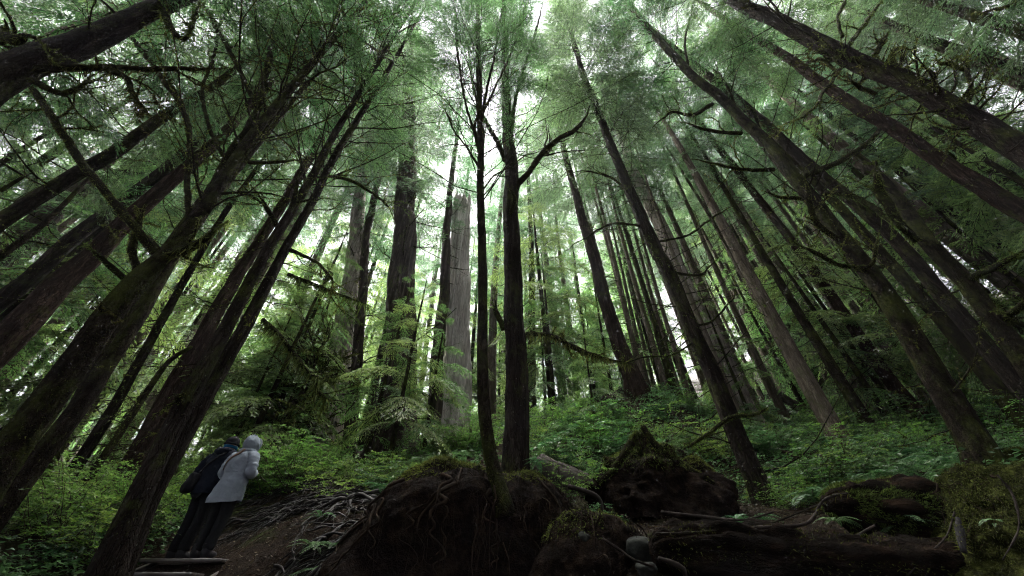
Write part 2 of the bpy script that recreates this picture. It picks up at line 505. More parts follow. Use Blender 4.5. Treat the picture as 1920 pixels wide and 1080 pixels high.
# ------------------------------------------------------------------ foliage templates
def bough_template(seed, nb=13, nt=8, tl=0.10, tw=0.17, droop=0.28, drop=0.12, thin=1.0):
    """a flat feathery conifer spray one unit long along +x"""
    r = np.random.default_rng(seed)
    leaf, wood = [], []
    ph = r.uniform(0, 6)
    def axis(s):
        s = np.asarray(s, float)
        return np.stack([s, 0.035 * np.sin(5 * s + ph) * s, 0.12 * s - droop * s * s], -1)
    def strip(P, w):
        P = np.asarray(P)
        T = norm(np.gradient(P, axis=0))
        S = norm(np.cross(T, [0, 0, 1.0]))
        ww = np.linspace(w, w * 0.35, len(P))[:, None]
        a, b = P - S * ww, P + S * ww
        for k in range(len(P) - 1):
            wood.append([a[k], b[k], b[k + 1], a[k + 1]])
    strip(axis(np.linspace(0, 1, 7)), 0.006)
    def twig(p, d, ln):
        d = norm(d)
        s = norm(np.cross(d, [0, 0, 1.0] + 0.35 * r.normal(size=3)))
        w = tw * ln * r.uniform(0.7, 1.2) * 0.5
        e = p + d * ln + np.array([0, 0, -0.12 * ln])
        mid = p + d * ln * 0.45
        leaf.append([p, mid - s * w, e, mid + s * w])
    for side in (-1, 1):
        for i in range(nb):
            s = 0.10 + 0.88 * (i + r.uniform(0.1, 0.9)) / nb
            if r.random() < drop * 0.6: continue
            p0 = axis(s)
            ln = (0.44 * math.sin(PI * min(1, 0.12 + s * 0.95)) ** 0.8 * (1.1 - 0.75 * s) + 0.07) * r.uniform(0.65, 1.2)
            a = math.radians(r.uniform(42, 66))
            d = np.array([math.cos(a), side * math.sin(a), r.uniform(-0.22, 0.06)])
            def pos(t, p0=p0, d=d, ln=ln):
                t = np.asarray(t, float)[..., None]
                return p0 + d * ln * t + np.array([0.18 * ln, 0, -0.30 * ln]) * t * t
            strip(pos(np.linspace(0, 1, 4)), 0.0028)
            m = max(3, int(nt * (0.35 + ln / 0.44)))
            for k in range(m):
                t = (k + r.uniform(0.2, 1.0)) / m
                for s2 in (-1, 1):
                    if r.random() < drop: continue
                    b = math.radians(r.uniform(35, 65)) * s2
                    dd = np.array([d[0] * math.cos(b) - d[1] * math.sin(b), d[0] * math.sin(b) + d[1] * math.cos(b), d[2] + r.uniform(-0.35, 0.1)])
                    twig(pos(t), dd, tl * (1.15 - 0.6 * t) * r.uniform(0.6, 1.25))
            twig(pos(1.0), d, tl)
    return np.array(leaf), np.array(wood)

TPL = {'near': [bough_template(s, 17, 12, 0.070, 0.22, 0.26) for s in (1, 2, 3, 4)],
       'mid': [bough_template(s, 14, 8, 0.092, 0.20, 0.30) for s in (11, 12, 13, 14)],
       'far': [bough_template(s, 9, 4, 0.16, 0.24, 0.34) for s in (21, 22, 23)],
       'young': [bough_template(s, 15, 9, 0.085, 0.26, 0.34, 0.06) for s in (31, 32, 33)]}

def add_bough(mb, p, az, el, L, tpl, rng, mleaf=0, mwood=1, roll=None, gravity=0.0):
    leaf, wood = tpl[rng.integers(len(tpl))]
    ro = rng.normal() * 0.25 if roll is None else roll
    R = np.array((Matrix.Rotation(az, 3, 'Z') @ Matrix.Rotation(-el, 3, 'Y') @ Matrix.Rotation(ro, 3, 'X')))
    S = np.array([L, L * rng.uniform(0.75, 1.15), L])
    for Q, m in ((leaf, mleaf), (wood, mwood)):
        V = (Q * S) @ R.T + p
        if gravity:
            d = np.linalg.norm((V - p)[..., :2], axis=-1)
            V[..., 2] -= gravity * d * d / max(L, 0.1)
        mb.addquads(V, m)

def stick(mb, p, d, L, r, rng, curve=0.25, up=0.0, sub=0, m=0, segs=5, wob=0.10, moss=None, mossn=0, mm=1, ml=(0.02, 0.05)):
    n = 7
    d = norm(d)
    bend = rng.normal(size=3) * curve; bend[2] = bend[2] * 0.5 + up
    s = np.linspace(0, 1, n)[:, None]
    P = p + d * L * s + bend * L * s * s + np.cumsum(rng.normal(size=(n, 3)) * wob * L / n, axis=0) * (s > 0)
    R = np.linspace(r, r * 0.3, n)
    tube(mb, P, R, segs, m, cap=False)
    if mossn:
        strands(mb, P, R, int(mossn * L), ml, 0.012, 0.6, mm, rng)
    for k in range(sub):
        i = rng.integers(1, n - 1)
        t = norm(P[i + 1] - P[i])
        dd = norm(t + 0.8 * rng.normal(size=3))
        stick(mb, P[i], dd, L * rng.uniform(0.25, 0.5), R[i] * 0.6, rng, curve, up, 0, m, max(3, segs - 1), wob, moss, mossn, mm, ml)
    return P

class Trunk:
    """a centre line with radii; z is height above the base"""
    def __init__(self, P, R):
        self.P, self.R = P, R
        self.z = P[:, 2]
    def at(self, z):
        return np.array([np.interp(z, self.z, self.P[:, k]) for k in range(3)]), float(np.interp(z, self.z, self.R))

def dirv(az, el):
    return np.array([math.cos(az) * math.cos(el), math.sin(az) * math.cos(el), math.sin(el)])

def add_crown(root, tr, rng, z0, z1, n, lmax, tpl, mats, el=(-0.35, 0.5), gravity=0.10, low=0.55, side=None, lmin=0.5, inner=0.0):
    """boughs from height z0 up to z1 along a trunk: one crown part"""
    mb = MB()
    n = int(n * DENS)
    for i in range(n):
        u = (i + rng.random()) / n
        u = u ** 0.85
        z = z0 + (z1 - z0) * u
        p, r = tr.at(z)
        az = i * 2.399 + rng.normal() * 0.5
        if side is not None and rng.random() < side[1]:
            az = side[0] + rng.normal() * 0.8
        prof = (low + (1 - low) * math.sin(PI * min(1, u * 1.5) / 1.0 * 0.5)) if u < 0.45 else 1.0
        L = max(lmin, lmax * prof * (1.0 - 0.88 * max(0, (u - 0.3) / 0.7) ** 1.1) * rng.uniform(0.65, 1.15))
        e = el[0] + (el[1] - el[0]) * u + rng.normal() * 0.15
        q = p + dirv(az, e) * (r * 0.6 + inner * L)
        add_bough(mb, q, az, e, L, tpl, rng, gravity=gravity)
    return mb.build('crown', mats, root, smooth=False)

def fan_sticks(mb, tr, rng, z0, z1, n, L, el, up=0.2, r=0.014, sub=2, moss=0, curve=0.18, az_c=None, rr=0.3):
    for i in range(n):
        z = z0 + (z1 - z0) * (i + rng.random()) / n
        p, R = tr.at(z)
        az = rng.uniform(0, 2 * PI) if az_c is None else az_c + rng.normal() * 0.9
        e = rng.uniform(*el)
        l = L * rng.uniform(0.4, 1.2) * (1 - 0.4 * (z - z0) / (z1 - z0 + 1e-6))
        stick(mb, p + dirv(az, e) * R * 0.7, dirv(az, e), l, min(r * rng.uniform(0.6, 1.5), R * 0.5), rng, curve, up, sub, 0, 5, 0.12, None, moss, 1)

DENS = 0.72
def hero(name, label, cat, Y, pts, bark_m, top=None, topr=0.03, flare=0.35, crown=None, sticks=(), limbs=(), segs=26, lump=0.06, flute=0.10,
         moss=0, seed=1, group=None, mosslen=(0.03, 0.08), ground=True, extra_trunk=(), step=0.16, wf=1.0):
    rng = np.random.default_rng(seed)
    P, R = [], []
    for t in pts:
        y = Y + (t[3] if len(t) > 3 else 0)
        P.append(at(t[0], t[1], y)); R.append(t[2] * wf * (0.86 if abs(t[0] - 960) < 420 else 0.72))
    P = np.array(P); R = radii(P, R)
    R = np.minimum.accumulate(R)
    if ground:
        d = P[0] - P[1]; d = d / abs(d[2]); d[:2] = np.clip(d[:2], -0.35, 0.35)
        g = ht(P[0][0], P[0][1])
        for _ in range(4):
            k = max(0, P[0][2] - g + 0.35); q = P[0] + d * k; g = ht(q[0], q[1])
        if P[0][2] - g > -0.2:
            P = np.vstack([P[0] + d * (P[0][2] - g + 0.35), P]); R = np.concatenate([[R[0] * 1.04], R])
    base = np.array([P[0][0], P[0][1], ht(P[0][0], P[0][1]) if ground else P[0][2]])
    if top:
        d = norm(P[-1] - P[-2]); h = base[2] + top - P[-1][2]
        if h > 0.3:
            d = norm(d * 0.5 + np.array([0, 0, 0.5]))
            P = np.vstack([P, P[-1] + d * h * 0.5 / d[2], P[-1] + np.array([d[0], d[1], d[2]]) * h / d[2]])
            R = np.concatenate([R, [R[-1] * 0.55 + topr * 0.4, topr]])
    S = spline(np.column_stack([P, R]), step)
    P, R = S[:, :3], np.maximum(S[:, 3], 0.012)
    zz = P[:, 2] - base[2]
    R = R * (1 + flare * np.exp(-np.maximum(zz, 0) / 0.45))
    P[:, :2] += np.minimum(0.25 * R, 0.06)[:, None] * np.column_stack([fbm(np.column_stack([zz * 0.5, zz * 0, zz * 0 + seed]), 3, seed), fbm(np.column_stack([zz * 0.5, zz * 0 + 9, zz * 0 + seed]), 3, seed + 1)])
    root = thing(name, label, cat, base, 0, group)
    tr = Trunk(P, R)
    mb = MB()
    tube(mb, P, R, segs, 0, lump * np.median(R) * 1.2, 0.9 / max(np.median(R), 0.05), seed, flute)
    if moss:
        strands(mb, P[: int(len(P) * 0.8)], R[: int(len(P) * 0.8)], int(moss), (mosslen[0] * 0.5, mosslen[1] * 0.62), 0.006, 0.55, 1, rng)
    for ex in extra_trunk:
        tube(mb, *ex)
    mb.build('trunk', [M[bark_m], M['darkmoss']], root)
    for lb in limbs:
        lp, dy, mo = lb[0], lb[1], lb[2] * 1.7
        opt = lb[3] if len(lb) > 3 else {}
        n = len(lp)
        Q = np.array([np.append(at(t[0], t[1], Y + dy * (k / (n - 1)) ** 0.8), t[2]) for k, t in enumerate(lp)])
        Q[:, 3] = radii(Q[:, :3], Q[:, 3])
        S = spline(Q, 0.07)
        PP, RR = S[:, :3], np.maximum(S[:, 3] * 0.82, 0.006)
        RR = np.maximum(RR * np.clip((1.0 - np.linspace(0, 1, len(RR))) / 0.3, 0.22, 1.0), 0.004)
        wob = np.column_stack([fbm(PP * 1.9, 3, seed + 31), fbm(PP * 1.9, 3, seed + 47), fbm(PP * 1.9, 3, seed + 53)])
        PP = PP + (wob * 0.045 + 0.014 * np.column_stack([fbm(PP * 6.5, 2, seed + 61), fbm(PP * 6.5, 2, seed + 67), fbm(PP * 6.5, 2, seed + 71)])) * np.linspace(0.2, 1, len(PP))[:, None]
        lm = MB()
        tube(lm, PP, RR, 9, 0, 0.18 * RR.max(), 7.0, seed)
        if mo:
            LN = np.linalg.norm(np.diff(PP, axis=0), axis=1).sum()
            strands(lm, PP, RR, int(mo * LN), opt.get('ml', (0.012, 0.034)), 0.006, opt.get('hang', 0.5), 1, rng)
            if opt.get('beard'):
                strands(lm, PP, RR, int(opt['beard'] * LN), opt.get('bl', (0.12, 0.4)), 0.014, 0.93, 1, rng)
        for k in range(int(opt.get('sub', 3) * 1.6) + 1):
            i = rng.integers(len(PP) // 4, len(PP) - 1)
            t = norm(PP[i] - PP[i - 1])
            stick(lm, PP[i], norm(t + 0.75 * rng.normal(size=3) + [0, 0, opt.get('subup', 0.25)]), opt.get('subl', 0.8) * rng.uniform(0.4, 1.2), max(0.005, RR[i] * 0.38), rng, 0.25, 0.1, 2, 0, 5, 0.22, None, mo * 0.35, 1)
        lm.build('branch', [M['limb'], M[opt.get('mm', 'moss')]], root)
    if sticks:
        sm = MB()
        for s in sticks:
            fan_sticks(sm, tr, rng, **s)
        sm.build('dead_twigs', [M['deadwood'], M['moss']], root)['kind'] = 'stuff'
    if crown:
        for c in (crown if isinstance(crown, list) else [crown]):
            c = dict(c)
            mats = c.pop('mats', [M['needles'], M['deadwood']])
            c.setdefault('tpl', TPL['mid'])
            add_crown(root, tr, rng, c.pop('z0') + base[2], c.pop('z1') + base[2], mats=mats, **c)
    return root, tr

def proto_tree(name, label, cat, seed, H, r0, z0, n, lmax, bark_m, tpl, mats, nst=30, lean=0.02, low=0.5, el=(-0.3, 0.5), gravity=0.12, group=None, segs=12, sl=1.6, smoss=0):
    rng = np.random.default_rng(seed)
    z = np.linspace(-0.6, H, int(H / 0.5))
    a = rng.uniform(0, 6)
    P = np.column_stack([lean * z * math.cos(a) + 0.12 * np.sin(z * 0.21 + a), lean * z * math.sin(a) + 0.12 * np.cos(z * 0.17 + a), z])
    R = r0 * np.clip(1 - z / H, 0, 1) ** 0.75 + 0.015
    R *= 1 + 0.4 * np.exp(-np.maximum(z, 0) / 0.4)
    root = thing(name, label, cat, (0, 0, 0), 0, group)
    mb = MB()
    tube(mb, P, R, segs, 0, 0.03 * r0, 3, seed, 0.05)
    mb.build('trunk', [M[bark_m]], root)
    tr = Trunk(P, R)
    if nst:
        sm = MB()
        fan_sticks(sm, tr, rng, 1.5, min(z0 + 4, H * 0.8), nst, sl, (-0.35, 0.5), -0.1, 0.012, 1, smoss)
        sm.build('dead_twigs', [M['deadwood'], M['moss']], root)['kind'] = 'stuff'
    add_crown(root, tr, rng, z0, H * 0.995, n, lmax, tpl, mats, el, gravity, low)
    return root
# ------------------------------------------------------------------ the trees one can tell apart
NF = [M['needles'], M['deadwood']]
FF = [M['needles_far'], M['deadwood']]
YF = [M['young_needles'], M['deadwood']]

# left edge: huge near trunk crossing the upper corner
hero('hemlock_tree', 'thick dark trunk crossing the upper left corner with shaggy moss on its boughs', 'tree', 2.6,
     [(-160, 250, 180), (-60, 185, 165), (60, 118, 135), (150, 80, 108), (230, 45, 88), (330, 0, 66)], 'hemlock_bark', top=27, wf=0.82, seed=101,
     limbs=[([(60, 130, 22), (140, 128, 17), (220, 128, 15), (300, 130, 12), (380, 128, 8), (430, 126, 5)], 0.4, 260, {'beard': 60, 'sub': 5, 'mm': 'darkmoss'}),
            ([(0, 60, 26), (25, 75, 24), (50, 70, 20), (75, 62, 12)], -0.5, 300, {'sub': 4, 'mm': 'moss'}),
            ([(60, 150, 16), (110, 172, 13), (150, 165, 10), (178, 140, 7)], 0.3, 260, {'mm': 'darkmoss'}),
            ([(200, 130, 14), (235, 145, 12), (250, 175, 10), (265, 200, 9), (290, 220, 6)], 0.5, 260, {'beard': 80, 'sub': 4, 'mm': 'darkmoss'}),
            ([(300, 10, 16), (325, 60, 13), (350, 70, 11), (365, 30, 7), (380, -10, 5)], 0.4, 260, {'beard': 60, 'sub': 5})],
     sticks=[dict(z0=6, z1=20, n=26, L=2.0, el=(-0.4, 0.5), r=0.03, sub=3, moss=60)],
     crown=dict(z0=8, z1=27, n=46, lmax=3.8, tpl=TPL['near'], el=(-0.3, 0.4)))

hero('mossy_tree', 'leaning mossy trunk at the left edge below the thick corner trunk', 'tree', 5.2,
     [(-60, 470, 62), (0, 425, 56), (130, 330, 50), (220, 280, 44), (300, 222, 36), (400, 160, 26), (500, 80, 18)], 'mossy_bark', top=24, wf=0.88, seed=102, moss=5000,
     sticks=[dict(z0=4, z1=20, n=40, L=1.5, el=(-0.5, 0.4), r=0.018, sub=2, moss=50)],
     crown=dict(z0=8, z1=24, n=52, lmax=3.4, tpl=TPL['near']))

hero('dead_tree', 'thin bare mossy pole beside the leaning mossy trunk on the left edge', 'tree', 4.6,
     [(-40, 520, 24), (0, 482, 22), (80, 420, 17), (150, 350, 11), (170, 330, 8)], 'mossy_bark', seed=103, moss=1500,
     sticks=[dict(z0=3, z1=7, n=16, L=1.0, el=(-0.5, 0.6), r=0.01, sub=2, moss=30)])

hero('hemlock_tree', 'reddish furrowed trunk, front one of the close left group, running to the lower left edge', 'tree', 6.0,
     [(-20, 672, 112), (70, 590, 92), (140, 512, 76), (250, 405, 54), (350, 315, 42), (440, 230, 34), (540, 120, 24)], 'red_bark', top=33, wf=0.86, seed=104, moss=600,
     sticks=[dict(z0=4, z1=24, n=30, L=1.3, el=(-0.4, 0.3), r=0.012, sub=1, moss=15)],
     crown=dict(z0=12, z1=33, n=70, lmax=3.4))

hero('hemlock_tree', 'grey furrowed trunk directly behind the reddish trunk of the left group', 'tree', 7.6,
     [(-40, 590, 66), (40, 530, 58), (120, 462, 52), (215, 388, 43), (350, 285, 34), (465, 172, 26), (550, 80, 18)], 'hemlock_bark', top=34, wf=0.86, seed=105,
     sticks=[dict(z0=4, z1=26, n=26, L=1.4, el=(-0.4, 0.3), r=0.012, sub=1, moss=10)],
     crown=dict(z0=13, z1=34, n=64, lmax=3.4))

hero('hemlock_tree', 'third and farthest trunk of the left group, half hidden behind the grey one', 'tree', 10.5,
     [(-40, 520, 50), (60, 440, 44), (170, 345, 37), (300, 300, 30), (410, 200, 22), (500, 110, 15)], 'hemlock_bark', top=36, seed=106,
     sticks=[dict(z0=4, z1=26, n=20, L=1.4, el=(-0.4, 0.3), r=0.012, sub=1)],
     crown=dict(z0=13, z1=36, n=60, lmax=3.4))

# the big mossy many limbed tree
hero('mossy_tree', 'big mossy tree on the left with many long upswept bare limbs', 'tree', 4.0,
     [(-40, 940, 128), (0, 885, 122), (60, 800, 112), (130, 700, 102), (200, 600, 88), (262, 525, 77), (310, 478, 66), (370, 400, 54), (440, 302, 42), (500, 222, 33), (560, 150, 26), (620, 80, 20), (690, 0, 14)],
     'mossy_bark', top=22, wf=0.78, seed=107, moss=16000, lump=0.05, flute=0.1, mosslen=(0.02, 0.06),
     limbs=[([(305, 490, 24), (272, 452, 22), (245, 415, 21), (190, 350, 21), (130, 270, 19), (80, 195, 17), (30, 115, 15), (-10, 50, 12)], -0.9, 420, {'sub': 3}),
            ([(262, 520, 24), (250, 470, 22), (260, 430, 22), (268, 395, 20), (274, 382, 12)], -0.3, 420, {'sub': 1}),
            ([(305, 478, 26), (345, 468, 22), (385, 447, 17), (412, 428, 12), (432, 412, 7)], -0.4, 420, {'beard': 180, 'bl': (0.06, 0.22), 'sub': 1}),
            ([(356, 408, 16), (350, 345, 15), (357, 285, 14), (345, 210, 13), (300, 140, 11), (245, 65, 10), (205, -10, 8)], -0.3, 240, {'mm': 'darkmoss', 'sub': 4, 'subl': 1.2}),
            ([(385, 395, 26), (405, 345, 24), (430, 290, 22), (480, 215, 19), (500, 135, 16), (518, 40, 13), (527, -20, 11)], 0.3, 200, {'mm': 'darkmoss', 'sub': 5, 'subl': 1.5}),
            ([(482, 200, 11), (455, 145, 10), (430, 95, 10), (400, 40, 9), (372, -10, 8)], -0.2, 180, {'mm': 'darkmoss', 'sub': 3, 'subl': 1.4}),
            ([(345, 210, 9), (318, 150, 9), (295, 95, 8), (270, 40, 7), (258, -10, 6)], 0.3, 180, {'mm': 'darkmoss', 'sub': 4}),
            ([(418, 292, 10), (392, 235, 9), (380, 170, 9), (390, 135, 8), (408, 75, 7), (420, -5, 6)], 0.2, 180, {'mm': 'darkmoss', 'sub': 3}),
            ([(300, 470, 15), (270, 440, 12), (245, 420, 10)], 0.3, 300, {'sub': 1}),
            ([(250, 535, 17), (215, 505, 15), (190, 480, 12), (165, 460, 10)], -0.4, 300, {'sub': 0}),
            ([(465, 305, 7), (510, 304, 7), (557, 295, 5)], 0.3, 180, {'sub': 0}),
            ([(362, 290, 9), (395, 268, 8), (430, 240, 6)], 0.2, 160, {'mm': 'darkmoss', 'sub': 1}),
            ([(455, 290, 16), (510, 225, 14), (548, 165, 12), (600, 85, 9), (650, -10, 6)], 0.8, 200, {'sub': 6, 'subl': 1.6}),
            ([(200, 600, 13), (192, 580, 13), (197, 562, 11)], -0.3, 200, {'mm': 'darkmoss', 'sub': 0})],
     sticks=[dict(z0=6, z1=21, n=70, L=3.6, el=(0.5, 1.2), up=0.15, r=0.022, sub=4, moss=70)],
     crown=dict(z0=11, z1=22, n=34, lmax=3.0, tpl=TPL['near'], el=(0.2, 0.7), inner=0.45))

hero('mossy_tree', 'dark slim mossy trunk tucked close behind the big limbed mossy tree', 'tree', 5.0,
     [(-10, 960, 60), (80, 850, 54), (170, 735, 48), (250, 610, 42), (295, 530, 36), (340, 460, 28), (420, 350, 22), (520, 225, 16)], 'mossy_bark', top=24, seed=108, moss=4000,
     crown=dict(z0=12, z1=24, n=36, lmax=3.0, tpl=TPL['near']))

# the pair in front of the two people
hero('hemlock_tree', 'left dark trunk of the near pair beside the two hikers', 'tree', 5.0,
     [(190, 1075, 108), (232, 985, 84), (282, 880, 70), (335, 775, 60), (392, 670, 53), (450, 560, 42), (502, 470, 34), (548, 392, 29), (600, 302, 23), (640, 232, 18), (700, 130, 13), (770, 20, 9)],
     'hemlock_bark', top=26, wf=0.84, seed=109, moss=3000, lump=0.04, mosslen=(0.015, 0.045),
     limbs=[([(338, 760, 24), (335, 745, 22), (342, 735, 12)], -0.3, 200, {'sub': 0}),
            ([(520, 425, 13), (505, 395, 11), (485, 365, 7)], -0.3, 150, {'sub': 2}),
            ([(545, 400, 15), (556, 365, 13), (560, 340, 8), (567, 318, 4)], -0.3, 150, {'sub': 1}),
            ([(605, 300, 10), (640, 235, 9), (690, 150, 7), (730, 60, 5), (760, -10, 4)], 0.6, 60, {'sub': 6, 'subl': 1.6})],
     sticks=[dict(z0=8, z1=25, n=46, L=3.2, el=(0.3, 1.1), up=0.15, r=0.017, sub=4, moss=8),
             dict(z0=4, z1=11, n=16, L=1.2, el=(-0.5, 0.3), r=0.01, sub=2, moss=30)],
     crown=dict(z0=11, z1=26, n=40, lmax=2.8, tpl=TPL['near'], el=(0.0, 0.6), inner=0.3))

hero('hemlock_tree', 'right dark trunk of the near pair beside the two hikers', 'tree', 5.3,
     [(225, 1060, 84), (270, 955, 66), (315, 870, 58), (357, 795, 52), (405, 710, 47), (452, 630, 43), (492, 555, 38), (532, 475, 31), (575, 395, 26), (622, 305, 21), (665, 235, 17), (740, 110, 11)],
     'hemlock_bark', top=28, wf=0.86, seed=110, moss=2500, mosslen=(0.015, 0.045),
     limbs=[([(492, 600, 11), (520, 625, 11), (545, 655, 11), (570, 685, 10), (600, 708, 9), (640, 706, 5)], 0.3, 420, {'beard': 150, 'bl': (0.08, 0.3), 'sub': 2}),
            ([(595, 705, 9), (592, 725, 9), (605, 745, 7), (622, 755, 4)], 0.4, 420, {'beard': 120, 'bl': (0.08, 0.3), 'sub': 1}),
            ([(540, 515, 8), (580, 530, 8), (640, 553, 6), (700, 575, 4)], 0.8, 260, {'beard': 90, 'sub': 2}),
            ([(545, 470, 9), (590, 490, 7), (620, 525, 6), (618, 560, 5)], -0.4, 200, {'sub': 3}),
            ([(610, 330, 8), (660, 340, 7), (720, 380, 5), (740, 420, 4)], 0.5, 200, {'sub': 3})],
     sticks=[dict(z0=8, z1=27, n=50, L=3.0, el=(0.2, 1.0), up=0.12, r=0.016, sub=4, moss=8),
             dict(z0=4, z1=11, n=16, L=1.3, el=(-0.5, 0.3), r=0.01, sub=2, moss=30)],
     crown=dict(z0=10, z1=28, n=46, lmax=2.8, tpl=TPL['near'], el=(-0.1, 0.6), inner=0.3))

hero('hemlock_tree', 'brownish trunk rising between the big limbed tree and the near pair', 'tree', 8.5,
     [(205, 945, 60), (262, 838, 52), (345, 690, 46), (435, 540, 36), (520, 400, 26), (610, 250, 18), (680, 140, 12)], 'red_bark', top=32, seed=111, moss=800,
     sticks=[dict(z0=2, z1=18, n=40, L=1.6, el=(-0.5, 0.3), r=0.013, sub=2, moss=25)],
     crown=dict(z0=10, z1=32, n=66, lmax=3.3))
hero('hemlock_tree', 'slim dark trunk left of the brownish one, rising from the left shrubs', 'tree', 9.0,
     [(130, 895, 34), (210, 768, 30), (280, 645, 25), (345, 525, 20), (430, 390, 15)], 'hemlock_bark', top=27, seed=112, moss=600,
     sticks=[dict(z0=2, z1=18, n=40, L=1.7, el=(-0.5, 0.3), r=0.013, sub=2, moss=30)],
     crown=dict(z0=8, z1=27, n=60, lmax=3.2))
hero('dead_tree', 'thin leaning mossy pole between the left shrubs and the near pair', 'tree', 7.4,
     [(120, 965, 20), (225, 810, 17), (310, 685, 13), (360, 650, 8)], 'mossy_bark', seed=113, moss=1500,
     sticks=[dict(z0=1.2, z1=4.5, n=22, L=1.0, el=(-0.3, 0.5), r=0.01, sub=2, moss=50)])
hero('hemlock_tree', 'mossy trunk with pale patches behind the base of the big limbed tree', 'tree', 8.2,
     [(75, 900, 48), (130, 790, 42), (180, 690, 36), (240, 590, 30), (330, 440, 23)], 'mossy_bark', top=26, seed=114, moss=2500,
     sticks=[dict(z0=2, z1=16, n=40, L=1.7, el=(-0.5, 0.3), r=0.013, sub=2, moss=40)],
     crown=dict(z0=7, z1=26, n=60, lmax=3.2))

# old cedars in the middle
hero('cedar_tree', 'broad pale old cedar trunk right of the hikers with a dark hollow side', 'tree', 14,
     [(603, 872, 96), (612, 815, 78), (625, 755, 66), (640, 660, 52), (654, 560, 42), (663, 480, 36), (671, 410, 30), (680, 340, 24), (690, 260, 17)], 'cedar_bark', top=36, seed=115, flare=0.3, flute=0.16, segs=40, step=0.25,
     sticks=[dict(z0=5, z1=28, n=36, L=2.4, el=(-0.6, 0.3), r=0.03, sub=3, moss=40)],
     crown=dict(z0=13, z1=36, n=110, lmax=4.6, mats=FF))
hero('cedar_tree', 'dark slim trunk pressed against the right side of the pale old cedar', 'tree', 13.6,
     [(655, 872, 34), (658, 780, 28), (668, 660, 24), (680, 540, 20), (695, 400, 15)], 'dark_cedar_bark', top=30, seed=116, flute=0.12, moss=400,
     sticks=[dict(z0=3, z1=24, n=36, L=2.0, el=(-0.6, 0.2), r=0.02, sub=3, moss=60)],
     crown=dict(z0=13, z1=30, n=44, lmax=3.0, mats=FF))
hero('cedar_tree', 'massive dark brown cedar in the middle with a pale left root flare', 'tree', 13,
     [(733, 872, 128), (738, 810, 104), (745, 720, 80), (751, 620, 66), (754, 520, 56), (758, 420, 47), (761, 340, 41), (766, 250, 33), (770, 150, 26), (776, 40, 18)], 'dark_cedar_bark', top=46, seed=117, flare=0.35, flute=0.22, segs=48, step=0.25, moss=1500,
     sticks=[dict(z0=5, z1=30, n=44, L=2.6, el=(-0.6, 0.3), r=0.03, sub=3, moss=40)],
     crown=[dict(z0=13, z1=46, n=190, lmax=4.6, mats=FF, el=(-0.5, 0.4))])
hero('cedar_tree', 'dark slender cedar standing against the left side of the pale broken snag', 'tree', 14.2,
     [(803, 845, 40), (812, 760, 32), (822, 660, 27), (832, 560, 23), (838, 450, 18), (842, 380, 14)], 'dark_cedar_bark', top=33, seed=118, flute=0.12, moss=400,
     sticks=[dict(z0=3, z1=24, n=40, L=2.2, el=(-0.6, 0.2), r=0.02, sub=3, moss=60)],
     crown=dict(z0=12, z1=33, n=60, lmax=3.2, mats=FF))

# pale broken snag
rng = np.random.default_rng(7)
Ys = 15.0
sp = [(843, 838, 74), (850, 760, 66), (855, 680, 60), (858, 600, 54), (860, 520, 48), (862, 450, 43), (864, 388, 40)]
root, tr = hero('dead_snag', 'pale grey broken cedar snag with a jagged top in the middle', 'dead tree', Ys, sp, 'snag_wood', seed=119, flare=0.05, flute=0.24, segs=44, step=0.25)
mb = MB()
pt, rt = tr.P[-1], tr.R[-1]
for k in range(11):
    a = k / 11 * 2 * PI + rng.normal() * 0.15
    h = rng.uniform(0.3, 1.9)
    b = pt + np.array([math.cos(a), math.sin(a), 0]) * rt * 0.78 - [0, 0, 0.5]
    tube(mb, np.array([b, b + [0.02, 0, 0.5 + h * 0.4], b + [0.03 * rng.normal(), 0.03, 0.5 + h]]), [0.2, 0.13, 0.015], 6, 0, 0.03, 4, k)
mb.build('jagged_top', [M['snag_wood']], root)

# the two trunks on the root mound
hero('mossy_tree', 'thin mossy trunk rising from the front of the central root mound', 'tree', 4.75,
     [(945, 965, 40), (930, 905, 32), (918, 860, 28), (908, 780, 26), (905, 700, 25), (905, 620, 24), (905, 540, 21), (904, 470, 19), (903, 400, 17), (902, 300, 14), (900, 210, 12), (898, 120, 10), (896, 0, 8)], 'mossy_bark', top=20, seed=120, moss=9000, flare=0.2, mosslen=(0.012, 0.035), ground=False,
     limbs=[([(903, 290, 9), (898, 265, 8), (890, 245, 8), (893, 225, 7), (900, 215, 5)], -0.3, 150, {'mm': 'darkmoss', 'sub': 0}),
            ([(902, 300, 7), (890, 250, 6), (870, 180, 5), (858, 90, 5), (852, -10, 4)], 0.3, 60, {'mm': 'darkmoss', 'sub': 6, 'subl': 1.3}),
            ([(901, 240, 7), (912, 170, 6), (930, 90, 5), (945, -10, 4)], -0.3, 60, {'mm': 'darkmoss', 'sub': 6, 'subl': 1.3}),
            ([(903, 330, 6), (885, 290, 5), (850, 240, 4), (828, 190, 3)], 0.2, 60, {'mm': 'darkmoss', 'sub': 4, 'subl': 1.0}),
            ([(901, 220, 6), (930, 160, 5), (965, 80, 4), (990, -10, 3)], 0.4, 60, {'mm': 'darkmoss', 'sub': 5, 'subl': 1.3})],
     sticks=[dict(z0=7.5, z1=19, n=80, L=3.2, el=(0.5, 1.2), up=0.12, r=0.012, sub=4, moss=4)],
     crown=dict(z0=10, z1=20, n=56, lmax=2.4, tpl=TPL['near'], el=(0.0, 0.8), inner=0.3))
